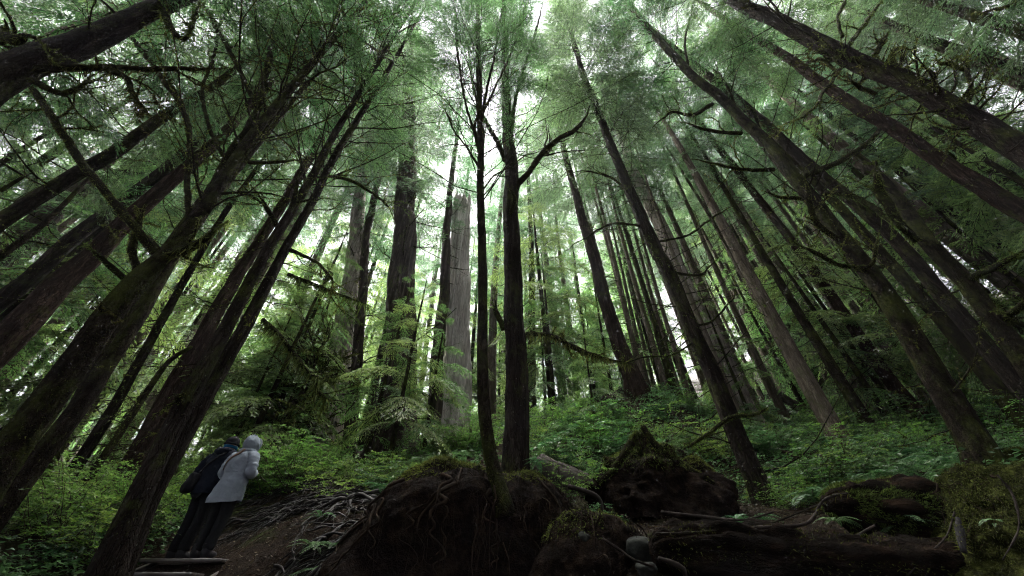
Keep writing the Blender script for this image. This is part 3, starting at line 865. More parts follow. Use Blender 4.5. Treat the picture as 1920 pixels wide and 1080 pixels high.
hero('hemlock_tree', 'straight speckled hemlock standing on the central root mound', 'tree', 6.8,
     [(966, 858, 58), (966, 800, 53), (965, 700, 48), (964, 620, 43), (962, 540, 38), (961, 460, 34), (960, 400, 32), (957, 320, 27), (953, 255, 23), (949, 180, 18), (946, 90, 14), (945, 0, 10)], 'hemlock_bark', top=36, seed=121, flare=0.25, moss=2500, mosslen=(0.015, 0.05),
     limbs=[([(962, 372, 15), (972, 345, 14), (990, 325, 13), (1015, 290, 13), (1045, 262, 12), (1082, 240, 10), (1100, 215, 5), (1110, 185, 3)], -0.3, 160, {'mm': 'darkmoss', 'sub': 6, 'subl': 1.0}),
            ([(948, 300, 13), (930, 262, 11), (915, 235, 9), (900, 205, 7), (885, 150, 5), (875, 60, 4)], 0.4, 100, {'mm': 'darkmoss', 'sub': 5, 'subl': 1.3}),
            ([(955, 270, 11), (960, 235, 10), (968, 180, 8), (985, 120, 6), (1010, 40, 4), (1020, -10, 3)], 0.2, 80, {'mm': 'darkmoss', 'sub': 6, 'subl': 1.4}),
            ([(985, 626, 9), (1035, 630, 9), (1065, 645, 11), (1090, 658, 12), (1115, 667, 11), (1150, 675, 8), (1182, 683, 5)], -0.5, 500, {'beard': 200, 'bl': (0.05, 0.22), 'sub': 5, 'subl': 0.25, 'subup': 0.8}),
            ([(945, 618, 14), (937, 600, 13), (930, 585, 12), (928, 562, 8)], -0.3, 300, {'sub': 2, 'subl': 0.4}),
            ([(945, 300, 7), (940, 284, 6), (930, 270, 3)], -0.4, 60, {'mm': 'darkmoss', 'sub': 0}),
            ([(960, 440, 10), (957, 400, 9), (965, 372, 9), (952, 345, 5)], -0.45, 300, {'sub': 1, 'subl': 0.4})],
     sticks=[dict(z0=4, z1=12, n=14, L=0.7, el=(-0.2, 0.3), r=0.012, sub=1, moss=40),
             dict(z0=12, z1=29, n=70, L=2.9, el=(0.4, 1.1), up=0.12, r=0.014, sub=4, moss=0)],
     crown=dict(z0=16, z1=36, n=110, lmax=2.7, tpl=TPL['near'], el=(-0.1, 0.6), inner=0.15))

# right of centre
hero('hemlock_tree', 'white flecked trunk leaning left from the hollow right of the second root mound', 'tree', 7.5,
     [(1432, 950, 62), (1412, 895, 55), (1382, 820, 51), (1335, 700, 46), (1290, 600, 42), (1250, 505, 35), (1212, 430, 29), (1172, 335, 22), (1140, 260, 18), (1095, 140, 13), (1060, 30, 9)], 'hemlock_bark', top=37, seed=122, flare=0.25, moss=500,
     limbs=[([(1290, 610, 5), (1330, 605, 5), (1365, 570, 4), (1380, 545, 3)], -0.5, 90, {'sub': 1}),
            ([(1255, 510, 6), (1310, 515, 5), (1330, 500, 4), (1348, 480, 3)], -0.5, 90, {'sub': 2}),
            ([(1225, 455, 6), (1290, 440, 5), (1350, 400, 4), (1390, 380, 3)], 0.6, 60, {'sub': 3}),
            ([(1210, 425, 6), (1150, 420, 5), (1090, 450, 4), (1060, 470, 3)], -0.3, 60, {'sub': 3}),
            ([(1185, 365, 6), (1140, 330, 5), (1090, 320, 4), (1060, 330, 3)], 0.4, 60, {'sub': 3}),
            ([(1300, 640, 5), (1260, 665, 4), (1200, 670, 3), (1130, 700, 2)], -0.4, 90, {'sub': 2})],
     sticks=[dict(z0=3, z1=18, n=110, L=2.1, el=(-0.5, 0.5), r=0.012, sub=2, moss=20, curve=0.35),
             dict(z0=12, z1=28, n=40, L=2.4, el=(0.0, 0.8), r=0.012, sub=3, moss=0)],
     crown=dict(z0=12, z1=37, n=130, lmax=3.6, tpl=TPL['near'], mats=FF))
hero('cedar_tree', 'pale ridged cedar standing just behind the white flecked leaning trunk', 'tree', 14,
     [(1395, 805, 92), (1372, 745, 72), (1342, 660, 55), (1312, 595, 47), (1280, 525, 40), (1240, 430, 31), (1195, 340, 23), (1165, 260, 17)], 'cedar_bark', top=34, seed=123, flare=0.3, flute=0.18, segs=40, step=0.25,
     sticks=[dict(z0=5, z1=26, n=30, L=2.2, el=(-0.6, 0.3), r=0.02, sub=3, moss=30)],
     crown=dict(z0=14, z1=34, n=90, lmax=4.4, mats=FF))
hero('hemlock_tree', 'medium dark trunk between the mound hemlock and the white flecked trunk', 'tree', 13,
     [(1190, 728, 42), (1178, 690, 37), (1148, 610, 31), (1118, 505, 25), (1090, 405, 19), (1065, 310, 14)], 'red_bark', top=32, seed=124,
     sticks=[dict(z0=3, z1=22, n=50, L=2.0, el=(-0.4, 0.4), r=0.012, sub=2, moss=10)],
     crown=dict(z0=11, z1=34, n=110, lmax=4.2, mats=FF))

# right side
hero('hemlock_tree', 'big dark mossy trunk at right leaning left from the fern bank', 'tree', 5.5,
     [(1855, 895, 118), (1825, 835, 100), (1780, 760, 88), (1700, 625, 75), (1640, 525, 62), (1560, 422, 52), (1500, 345, 45), (1440, 268, 38), (1370, 200, 32), (1300, 140, 26), (1230, 70, 20), (1165, -10, 15)], 'mossy_bark', top=24, wf=0.86, seed=125, flare=0.25, moss=9000, lump=0.04, mosslen=(0.015, 0.045),
     limbs=[([(1580, 455, 16), (1535, 420, 15), (1518, 380, 15), (1512, 340, 13), (1510, 328, 8)], -0.5, 420, {'sub': 2, 'subl': 0.5}),
            ([(1655, 500, 9), (1590, 500, 9), (1540, 478, 9), (1490, 455, 7), (1470, 440, 4)], -0.6, 420, {'sub': 3}),
            ([(1600, 505, 9), (1635, 498, 9), (1645, 470, 8), (1648, 430, 5)], -0.7, 400, {'sub': 1}),
            ([(1450, 318, 9), (1400, 318, 8), (1345, 308, 6), (1298, 298, 4)], -0.3, 260, {'sub': 1}),
            ([(1390, 250, 10), (1340, 246, 8), (1290, 234, 5), (1265, 225, 4)], -0.3, 260, {'sub': 1}),
            ([(1500, 372, 9), (1465, 368, 7), (1430, 357, 4)], -0.4, 240, {'sub': 1}),
            ([(1335, 195, 10), (1300, 215, 8), (1260, 210, 6), (1222, 240, 4)], 0.3, 100, {'sub': 4}),
            ([(1380, 210, 7), (1368, 170, 6), (1345, 130, 4), (1340, 108, 3)], -0.3, 120, {'mm': 'darkmoss', 'sub': 1}),
            ([(1290, 125, 7), (1285, 70, 5), (1300, 10, 4), (1305, -20, 3)], -0.3, 60, {'mm': 'darkmoss', 'sub': 3}),
            ([(1425, 245, 8), (1412, 210, 7), (1400, 195, 5)], -0.4, 200, {'sub': 1})],
     sticks=[dict(z0=8, z1=23, n=46, L=2.6, el=(0.2, 1.0), up=0.1, r=0.014, sub=3, moss=6),
             dict(z0=3, z1=10, n=18, L=1.2, el=(-0.4, 0.4), r=0.012, sub=2, moss=60)],
     crown=dict(z0=11, z1=31, n=80, lmax=3.0, tpl=TPL['near'], el=(0.0, 0.6), inner=0.2))
hero('hemlock_tree', 'smooth grey brown trunk just behind the big dark mossy one on the right', 'tree', 7.2,
     [(1885, 690, 60), (1760, 545, 53), (1655, 428, 46), (1530, 320, 38), (1450, 248, 32), (1380, 185, 27), (1280, 105, 20), (1180, 20, 14)], 'hemlock_bark', top=31, wf=0.88, seed=126, moss=800,
     limbs=[([(1510, 330, 12), (1545, 315, 12), (1580, 300, 12), (1625, 270, 11), (1655, 235, 9), (1678, 206, 5)], -0.7, 420, {'sub': 3, 'subl': 0.5}),
            ([(1540, 365, 10), (1575, 362, 14), (1620, 378, 14), (1655, 402, 14), (1690, 432, 10)], -1.0, 420, {'beard': 60, 'sub': 2, 'subl': 0.5})],
     sticks=[dict(z0=6, z1=24, n=36, L=1.7, el=(-0.3, 0.5), r=0.012, sub=2, moss=15)],
     crown=dict(z0=13, z1=31, n=60, lmax=3.2))
hero('mossy_tree', 'mossy trunk with a thick upright forked stub near the right edge', 'tree', 5.0,
     [(1990, 790, 80), (1925, 690, 74), (1868, 608, 68), (1805, 525, 60), (1750, 468, 54), (1715, 420, 48), (1672, 362, 38), (1630, 312, 28), (1608, 292, 22)], 'mossy_bark', wf=0.88, seed=127, moss=9000, lump=0.05, mosslen=(0.02, 0.06),
     limbs=[([(1720, 452, 20), (1690, 425, 22), (1668, 395, 26), (1652, 355, 26), (1645, 330, 22), (1640, 300, 14)], -0.5, 700, {'beard': 120, 'bl': (0.05, 0.18), 'sub': 1, 'subl': 0.4}),
            ([(1650, 365, 8), (1635, 350, 6), (1625, 352, 4)], -0.6, 400, {'sub': 0}),
            ([(1815, 528, 20), (1840, 512, 18), (1875, 495, 17), (1930, 462, 15)], -0.8, 500, {'sub': 2, 'subl': 0.4}),
            ([(1880, 605, 22), (1905, 580, 20), (1945, 555, 18)], -0.7, 500, {'sub': 1})],
     sticks=[dict(z0=2, z1=6.5, n=10, L=0.8, el=(-0.2, 0.5), r=0.012, sub=1, moss=80)])
hero('hemlock_tree', 'thickest furrowed trunk slanting across the upper right corner with a tuft of dead stubs', 'tree', 3.2,
     [(2050, 365, 96), (1925, 288, 92), (1800, 212, 88), (1700, 163, 80), (1600, 118, 66), (1500, 66, 50), (1430, 28, 42), (1360, -15, 34)], 'hemlock_bark', top=26, seed=128, lump=0.03, moss=800,
     limbs=[([(1812, 190, 12), (1818, 160, 13), (1812, 130, 12), (1812, 90, 6)], -0.3, 300, {'sub': 1, 'subl': 0.4}),
            ([(1812, 132, 11), (1780, 122, 11), (1742, 115, 8)], -0.3, 300, {'sub': 1, 'subl': 0.3}),
            ([(1588, 90, 9), (1610, 60, 9), (1640, 20, 8), (1655, -5, 6)], 0.2, 260, {'sub': 3, 'subl': 0.5}),
            ([(1580, 70, 9), (1572, 35, 8), (1580, 10, 7), (1595, -10, 6)], -0.2, 260, {'sub': 2, 'subl': 0.4}),
            ([(1640, 105, 12), (1655, 75, 12), (1665, 60, 9)], -0.2, 260, {'sub': 4, 'subl': 0.4}),
            ([(1690, 150, 14), (1672, 105, 12), (1690, 90, 8), (1720, 100, 5)], -0.2, 260, {'sub': 4, 'subl': 0.5}),
            ([(1640, 175, 12), (1610, 160, 11), (1582, 142, 8)], -0.4, 200, {'mm': 'darkmoss', 'sub': 2}),
            ([(1565, 130, 9), (1540, 110, 8), (1510, 120, 6), (1490, 122, 4)], -0.3, 200, {'mm': 'darkmoss', 'sub': 3, 'subl': 0.4}),
            ([(1575, 130, 8), (1550, 165, 7), (1510, 215, 5), (1440, 255, 3)], -0.2, 120, {'sub': 3}),
            ([(1430, 25, 9), (1410, 12, 8), (1390, 16, 5)], -0.3, 200, {'mm': 'darkmoss', 'sub': 1, 'subl': 0.3}),
            ([(1900, 10, 10), (1880, 15, 8), (1850, 22, 5), (1820, 25, 3)], -0.8, 100, {'sub': 1})],
     sticks=[dict(z0=7.5, z1=11.5, n=70, L=0.9, el=(-0.4, 0.8), r=0.022, sub=3, moss=120, curve=0.35),
             dict(z0=11, z1=25, n=40, L=2.4, el=(0.1, 0.9), r=0.016, sub=3, moss=5)],
     crown=dict(z0=12, z1=26, n=44, lmax=3.0, tpl=TPL['near'], el=(-0.1, 0.5)))
hero('hemlock_tree', 'reddish scaly trunk parallel below the thickest upper right trunk', 'tree', 6.2,
     [(2000, 445, 62), (1920, 395, 57), (1850, 350, 52), (1780, 308, 46), (1680, 243, 41), (1585, 190, 34), (1480, 112, 26), (1380, 50, 19)], 'red_bark', top=34, seed=129,
     sticks=[dict(z0=6, z1=26, n=40, L=1.1, el=(-0.3, 0.4), r=0.014, sub=1, moss=20)],
     crown=dict(z0=14, z1=34, n=64, lmax=3.3))
hero('hemlock_tree', 'slim grey trunk above the thickest one, crossing to the upper right edge', 'tree', 5.6,
     [(2000, 165, 26), (1920, 136, 24), (1800, 90, 22), (1700, 55, 20), (1620, 20, 18), (1540, -10, 15)], 'hemlock_bark', top=31, seed=130,
     sticks=[dict(z0=10, z1=26, n=30, L=1.6, el=(-0.3, 0.4), r=0.012, sub=2, moss=5)],
     crown=dict(z0=14, z1=31, n=70, lmax=3.3))
hero('hemlock_tree', 'slim trunk low at the right edge under the reddish scaly one', 'tree', 9.5,
     [(2000, 560, 34), (1900, 480, 30), (1800, 410, 26), (1700, 330, 22), (1590, 245, 17)], 'hemlock_bark', top=32, seed=131,
     sticks=[dict(z0=4, z1=22, n=30, L=1.6, el=(-0.3, 0.4), r=0.012, sub=2, moss=15)],
     crown=dict(z0=9, z1=32, n=74, lmax=3.3))
hero('hemlock_tree', 'straight trunk on the fern slope left of the big dark mossy right trunk', 'tree', 11,
     [(1745, 800, 42), (1690, 735, 38), (1600, 612, 32), (1520, 500, 27), (1430, 380, 21), (1350, 280, 15)], 'red_bark', top=32, seed=132, moss=900,
     sticks=[dict(z0=2, z1=20, n=44, L=1.7, el=(-0.4, 0.4), r=0.012, sub=2, moss=25)],
     crown=dict(z0=13, z1=32, n=56, lmax=3.0, mats=FF))
hero('hemlock_tree', 'mossy trunk behind the right fern slope, lower part green with moss', 'tree', 8.8,
     [(1925, 790, 56), (1880, 735, 50), (1800, 640, 42), (1715, 545, 36), (1620, 440, 30), (1520, 330, 22)], 'mossy_bark', top=30, seed=133, moss=3500,
     sticks=[dict(z0=2, z1=20, n=40, L=1.7, el=(-0.4, 0.4), r=0.012, sub=2, moss=25)],
     crown=dict(z0=12, z1=30, n=56, lmax=3.0))
# ------------------------------------------------------------------ earth, roots, logs, stones
M['earth'] = plain('root_mound_earth', (0.006, 0.004, 0.003), 0.95, 0.6, 6.0, 1.0, 0.03, c2=(0.024, 0.016, 0.010), bdist=0.06)
M['root'] = plain('root_wood', (0.005, 0.0035, 0.003), 0.45, 0.7, 6.0, 0.8, 0.14, c2=(0.020, 0.016, 0.014), stretch=(1, 1, 1))
M['stubwood'] = plain('grey_stub_wood', (0.022, 0.021, 0.021), 0.85, 0.6, 9.0, 0.6, 0.08, c2=(0.06, 0.058, 0.058), stretch=(1, 1, 0.2))
M['stickwood'] = plain('bare_stick_wood', (0.012, 0.009, 0.007), 0.75, 0.6, 9.0, 0.4, 0.08, c2=(0.036, 0.029, 0.024))
M['rootlet'] = plain('fine_root', (0.014, 0.010, 0.007), 0.9, 0.5, 5.0, 0.2, 0.05, c2=(0.04, 0.027, 0.017))
M['rot'] = plain('rotten_wood', (0.005, 0.0035, 0.0025), 0.92, 0.7, 9.0, 1.0, 0.03, c2=(0.022, 0.013, 0.008), bdist=0.04, stretch=(0.3, 1, 1))
M['greywood'] = plain('weathered_log', (0.05, 0.043, 0.038), 0.85, 0.5, 7.0, 0.6, 0.1, c2=(0.12, 0.105, 0.093), stretch=(0.25, 1, 1))
M['rock'] = plain('rock', (0.010, 0.0115, 0.009), 0.95, 0.45, 5.0, 0.6, 0.2, c2=(0.034, 0.037, 0.031))
M['plank'] = plain('wet_plank', (0.045, 0.038, 0.033), 0.35, 0.5, 5.0, 0.4, 0.5, c2=(0.10, 0.085, 0.075), stretch=(0.15, 1, 1))
M['litter'] = plain('litter_twig', (0.018, 0.012, 0.008), 0.9, 0.6, 3.0, 0.0, 0.05, c2=(0.05, 0.036, 0.025))
M['cut'] = plain('moss_soil', (0.012, 0.013, 0.004), 0.95, 0.6, 6.0, 0.9, 0.03, c2=(0.06, 0.07, 0.016), bdist=0.05)

def blob(name, label, cat, c, rx, ry, H, prof, amp, mat, nmoss=0, nroot=0, seed=1, mossz=0.5, lean=(0, 0), mossm='moss', part='body', rootlen=(0.3, 1.0), mosslen=(0.03, 0.1), extra=None):
    """a lump standing on the ground: rings of height, each displaced by several octaves of noise"""
    rng = np.random.default_rng(seed)
    c = np.array(c, float)
    nu, na = 70, 150
    u = np.linspace(0, 1, nu)
    a = np.arange(na) / na * 2 * PI
    U, A = np.meshgrid(u, a, indexing='ij')
    r = prof(U, A)
    d = np.stack([np.cos(A) * rx, np.sin(A) * ry, 0 * A], -1)
    v = c + d * r[..., None]
    v[..., 2] = c[2] + H * U
    v[..., 0] += lean[0] * U; v[..., 1] += lean[1] * U
    fl = v.reshape(-1, 3)
    nd = norm(np.stack([np.cos(A), np.sin(A), 0.8 * U ** 4], -1)).reshape(-1, 3)
    n1 = fbm(fl * 1.5, 3, seed) * amp
    rid = (1 - np.abs(fbm(fl * np.array([3.2, 3.2, 2.0]), 4, seed + 3))) * amp * 0.55
    n3 = fbm(fl * 13, 3, seed + 6) * amp * 0.16
    fl = fl + nd * (n1 + rid + n3)[:, None]
    fl[:, 2] += fbm(fl * 2.3, 3, seed + 8) * amp * 0.5 * U.ravel()
    i = np.arange(nu - 1)[:, None]; j = np.arange(na)[None]
    q = np.stack([i * na + j, i * na + (j + 1) % na, (i + 1) * na + (j + 1) % na, (i + 1) * na + j], -1).reshape(-1, 4)
    root = thing(name, label, cat, c)
    mb = MB(); mb.add(fl, q)
    mb.build(part, mat, root)
    z01 = (fl[:, 2] - c[2]) / H
    if nmoss:
        mm = MB()
        w = np.clip((z01 - mossz) / (1 - mossz), 0, 1) ** 0.7 * np.clip(fbm(fl * 1.7, 3, seed + 11) + 0.45, 0, 1)
        idx = rng.choice(len(fl), nmoss, p=w / w.sum())
        p = fl[idx] + rng.normal(size=(nmoss, 3)) * 0.012
        L = rng.uniform(mosslen[0], mosslen[1], nmoss)
        out = norm(nd[idx] + 0.7 * rng.normal(size=(nmoss, 3)) + [0, 0, 0.25])
        s = norm(np.cross(out, rng.normal(size=(nmoss, 3))))
        wd = (0.0025 + 0.004 * rng.random(nmoss))[:, None]
        mm.addtris(np.stack([p - s * wd, p + s * wd, p + out * L[:, None] - [0, 0, 1] * (L * rng.uniform(0, 1.2, nmoss))[:, None]], 1))
        mm.build('moss_cover', M[mossm], root, smooth=False)['kind'] = 'stuff'
    if nroot:
        rm = MB()
        w = np.clip((z01 - 0.35), 0, 1) * (z01 < 0.97)
        idx = rng.choice(len(fl), nroot, p=w / w.sum())
        for k in idx:
            L = rng.uniform(*rootlen)
            n = 7
            s = np.linspace(0, 1, n)[:, None]
            P = fl[k] + nd[k] * (0.02 + 0.10 * np.sin(s * PI) * rng.random()) + np.array([0, 0, -1.0]) * L * s + np.cumsum(rng.normal(size=(n, 3)) * 0.035, 0)
            r0 = 0.002 + 0.009 * rng.random() ** 4
            tube(rm, P, np.linspace(r0, r0 * 0.3, n), 4, 0, cap=False)
        o = rm.build('root_fringe', M['rootlet'], root)
        o['kind'] = 'stuff'
    return root, fl, nd

# central root mound
def pf_mound(U, A):
    r = (1 - np.clip(U, 0, 1) ** 4.5 * 0.999) ** 0.45
    left = np.clip(-np.cos(A), 0, 1)
    front = np.clip(-np.sin(A), 0, 1)
    return r * (1 + 0.42 * left * (1 - U) ** 1.2 + 0.06 * (1 - U)) * (1 - 0.16 * front * np.sin(np.clip(U / 0.75, 0, 1) * PI))
MC = np.array([-0.52, 5.75, ht(-0.5, 5.0) - 0.3])
MTOP = at(850, 850, 5.3)[2]
mound, mfl, mnd = blob('root_mound', 'big dark earthen root mound in the centre foreground with moss on its top', 'root mound', MC, 1.24, 1.15, MTOP - MC[2] - 0.1, pf_mound, 0.16, M['earth'],
                       nmoss=40000, nroot=650, seed=21, mossz=0.8, part='earth_mass', mosslen=(0.02, 0.07))
# roots clinging to its face
rng = np.random.default_rng(5)
G = mfl.reshape(70, 150, 3); GN = mnd.reshape(70, 150, 3)
for k in range(16):
    ja = 75 + 75 * rng.random(); u0 = rng.uniform(0.62, 0.9); pts = []
    r0 = rng.uniform(0.008, 0.026)
    for uu in np.linspace(u0, rng.uniform(0.05, 0.3), 12):
        ja += rng.normal() * 1.6
        iu, jj = int(uu * 69), int(ja) % 150
        pts.append(np.append(G[iu, jj] + GN[iu, jj] * (r0 * 0.6 + 0.012 * rng.random()), 0))
    S = spline(np.array(pts), 0.04)
    mb = MB(); tube(mb, S[:, :3], np.linspace(r0, r0 * 0.25, len(S)), 8, 0, 0.006, 14, k)
    mb.build('root', M['rootlet'], mound)

# second root wad, pointed
def pf_peak(U, A):
    right = np.clip(np.cos(A - 0.3), 0, 1); left = np.clip(-np.cos(A), 0, 1)
    r = (1 - U ** 2.1) ** 0.62 * (1 - 0.30 * np.clip((U - 0.25) / 0.5, 0, 1))
    r = r * (1 + 0.45 * right * np.clip(1 - U / 0.55, 0, 1) ** 0.4 + 0.22 * left * np.clip(1 - U / 0.3, 0, 1))
    return r * (1 + 0.16 * np.sin(3 * A + 1 + 5 * U) + 0.12 * np.sin(5 * A - 7 * U) + 0.07 * np.sin(9 * A + 11 * U)) + 0.03
c2 = at(1215, 985, 6.6); c2[2] = ht(c2[0], c2[1]) - 0.3
pk = at(1192, 793, 6.6)
wad, _, _ = blob('root_wad', 'pointed dark root wad with a mossy tip, right of the central mound', 'root wad', c2, 0.75, 0.7, pk[2] - c2[2] - 0.16, pf_peak, 0.24, M['earth'], nmoss=30000, nroot=520, seed=33, mossz=0.45, lean=(pk[0] - c2[0], 0), part='earth_mass', mosslen=(0.02, 0.06))
for pts in ([(1205, 800, 12), (1240, 850, 11), (1275, 905, 9), (1310, 960, 6)], [(1185, 830, 16), (1150, 880, 12), (1120, 905, 7)], [(1225, 830, 9), (1280, 870, 8), (1340, 905, 6)]):
    S = spline(np.array([np.append(at(x, y, 6.05), w * 0.5 * zc(x, y, 6.05)) for x, y, w in pts]), 0.05)
    mb = MB(); tube(mb, S[:, :3], S[:, 3], 8, 0, 0.01, 9, 3); strands(mb, S[:, :3], S[:, 3], 300, (0.01, 0.04), 0.01, 0.4, 1, rng)
    mb.build('root', [M['limb'], M['moss']], wad)
def pf_slump(U, A):
    return (1 - U * 0.999) ** 0.6 * (1 + 0.22 * np.sin(2 * A + 0.7 + 2 * U) + 0.1 * np.sin(5 * A))
def pf_dome(U, A):
    return (1 - U ** 2.6 * 0.999) ** 0.5 * (1 + 0.12 * np.sin(2 * A + 0.7))
c3 = at(1318, 940, 6.5); c3[2] = ht(c3[0], c3[1]) - 0.25
blob('stump', 'squat dark mossy stump between the pointed root wad and the white flecked trunk', 'stump', c3, 0.36, 0.4, at(1315, 858, 6.4)[2] - c3[2], pf_dome, 0.07, M['earth'], nmoss=6000, nroot=60, seed=35, mossz=0.4, part='stump_wood', rootlen=(0.1, 0.4), mosslen=(0.015, 0.05))
# moss bank at the right edge
c4 = at(1915, 1010, 4.3); c4[2] = ht(c4[0], c4[1]) - 0.3
blob('moss_bank', 'rounded golden green moss bank in the lower right corner', 'moss bank', c4, 0.95, 0.8, at(1890, 895, 4.3)[2] - c4[2], pf_slump, 0.17, M['cut'], nmoss=42000, nroot=200, seed=37, mossz=0.15, mossm='darkmoss', part='moss_soil', rootlen=(0.1, 0.4), mosslen=(0.012, 0.04))
c5 = at(1930, 880, 5.4); c5[2] = ht(c5[0], c5[1]) - 0.3
blob('moss_bank', 'small green moss hump at the right edge beside the big right trunk base', 'moss bank', c5, 0.36, 0.38, at(1930, 846, 5.4)[2] - c5[2], pf_slump, 0.10, M['cut'], nmoss=25000, seed=39, mossz=0.05, part='moss_soil', mosslen=(0.02, 0.05))
c6 = at(1690, 940, 5.2); c6[2] = ht(c6[0], c6[1]) - 0.2
blob('moss_bank', 'low brown green moss hump behind the rotten log at right', 'moss bank', c6, 0.42, 0.3, at(1690, 902, 5.2)[2] - c6[2], pf_dome, 0.05, M['cut'], nmoss=30000, seed=41, mossz=0.05, part='moss_soil', mosslen=(0.02, 0.05))
def pf_bank(U, A):
    return (1 - U ** 2 * 0.999) ** 0.5 * (1 + 0.25 * np.sin(2 * A + 0.7))
c7 = at(1110, 1020, 5.0); c7[2] = ht(c7[0], c7[1]) - 0.4
blob('soil_bank', 'dark rooty soil bank between the central mound and the grey rock', 'soil bank', c7, 0.55, 0.6, at(1105, 962, 5.0)[2] - c7[2], pf_bank, 0.10, M['earth'], nmoss=3500, nroot=200, seed=43, mossz=0.6, part='earth_mass', rootlen=(0.2, 0.6), mosslen=(0.02, 0.05))

def log_thing(name, label, cat, pts, Y, mat, lump, moss=0, seed=1, flute=0.1, dy=0, part='trunk_log', mm='moss', cuts=False):
    n = len(pts)
    Q = np.array([np.append(at(p[0], p[1], Y + dy * k / (n - 1)), p[2]) for k, p in enumerate(pts)])
    Q[:, 3] = radii(Q[:, :3], Q[:, 3])
    S = spline(Q, 0.05)
    root = thing(name, label, cat, S[len(S) // 2, :3] - [0, 0, S[len(S) // 2, 3]])
    mb = MB()
    RR = S[:, 3] * (1 + (0.10 * fbm(S[:, :3] * 3.1, 3, seed + 2) if part == 'trunk_log' else 0))
    tube(mb, S[:, :3], RR, 64 if part == 'trunk_log' else 10, 0, lump, 5 if part == 'trunk_log' else 9, seed, flute, 14)
    mb.build(part, M[mat], root)
    if moss:
        m2 = MB()
        r = np.random.default_rng(seed)
        strands(m2, S[:, :3], RR * 1.02, moss * 2, (0.012, 0.045), 0.005, 0.1, 0, r)
        m2.build('moss_cover', M[mm], root, smooth=False)['kind'] = 'stuff'
    return root
log_thing('fallen_log', 'weathered grey fallen log lying between the two root mounds', 'log', [(1010, 872, 46), (1060, 893, 42), (1110, 914, 38), (1145, 928, 34)], 6.9, 'greywood', 0.02, 200, 51, 0.12, -0.5)
log_thing('fallen_branch', 'curved bare root stick drooping off the right end of the central mound', 'branch', [(1066, 912, 10), (1100, 922, 9), (1122, 934, 9), (1128, 950, 7), (1129, 966, 4)], 5.6, 'stickwood', 0.005, 0, 52, 0.05, part='bare_wood')
log_thing('fallen_log', 'dark reddish rotten log lying along the bottom right of the rock', 'log', [(1225, 1035, 60), (1300, 1032, 100), (1420, 1046, 118), (1540, 1056, 126), (1700, 1072, 130), (1860, 1090, 120)], 4.35, 'rot', 0.06, 2500, 53, 0.25, mm='darkmoss')
log_thing('fallen_log', 'large mossy rotten log at lower right ending beside the broken grey stub', 'log', [(1550, 945, 30), (1590, 948, 84), (1680, 962, 120), (1780, 984, 132), (1920, 1010, 130)], 4.75, 'rot', 0.07, 16000, 54, 0.25)
log_thing('fallen_log', 'dark fallen log lying across the right fern slope behind the big trunk', 'log', [(1840, 792, 26), (1900, 796, 28), (1990, 806, 28)], 9.5, 'mossy_bark', 0.03, 1500, 55, 0.1)
log_thing('fallen_log', 'thin mossy log on the hillside among the ferns right of the white flecked trunk', 'log', [(1450, 735, 14), (1490, 760, 16), (1530, 783, 18)], 15, 'greywood', 0.03, 500, 56, 0.1)
log_thing('broken_stub', 'short grey broken stub standing upright in the lower right moss', 'stub', [(1806, 1035, 17), (1801, 1005, 16), (1797, 972, 12)], 4.05, 'stubwood', 0.012, 60, 57, 0.1, part='bare_wood')
log_thing('fallen_branch', 'long crooked bare branch lying over the dark rotten log', 'branch', [(1230, 1000, 3), (1300, 998, 5), (1370, 992, 6), (1440, 988, 8), (1500, 985, 9), (1525, 972, 9), (1538, 945, 8), (1560, 930, 6), (1590, 925, 4)], 4.2, 'stickwood', 0.006, 60, 58, 0.05, part='bare_wood', mm='darkmoss')
log_thing('fallen_branch', 'thin straight stick lying above the crooked bare branch', 'branch', [(1255, 985, 4), (1350, 990, 5), (1430, 985, 5), (1540, 945, 4)], 4.35, 'deadwood', 0.003, 0, 59, 0.02, part='bare_wood')
log_thing('fallen_branch', 'twisted pale stick beside the rocks at the bottom edge', 'branch', [(1235, 1046, 8), (1262, 1056, 12), (1282, 1068, 11), (1286, 1082, 7)], 4.0, 'stickwood', 0.005, 0, 60, 0.05, part='bare_wood')
log_thing('fallen_branch', 'mossy bent branch arching over the shrubs behind the pointed root wad', 'branch', [(1290, 838, 6), (1330, 812, 7), (1370, 783, 8), (1415, 777, 6), (1440, 765, 4)], 7.0, 'limb', 0.006, 700, 61, 0.02, part='bare_wood')

for k, (pts, Y, lab) in enumerate([([(1700, 1080, 5), (1740, 1040, 5), (1775, 1005, 4), (1790, 960, 3)], 4.1, 'thin dead stick leaning on the mossy rotten log near the grey stub'),
        ([(1640, 985, 5), (1600, 1010, 6), (1570, 1050, 6), (1560, 1085, 5)], 4.2, 'dark root curling down the face of the mossy rotten log'),
        ([(1240, 960, 5), (1310, 968, 6), (1390, 975, 5), (1450, 960, 3)], 5.0, 'thin dead stick lying on the soil in front of the squat stump'),
        ([(1870, 890, 4), (1900, 930, 5), (1910, 990, 5), (1880, 1050, 4)], 3.75, 'thin dead stick lying down the golden moss bank'),
        ([(1130, 1010, 5), (1160, 1030, 6), (1190, 1050, 6), (1225, 1062, 4)], 4.1, 'thin dark stick lying against the small grey brown rock')]):
    log_thing('fallen_branch', lab, 'branch', pts, Y, 'stickwood', 0.004, 0, 80 + k, 0.03, part='bare_wood')

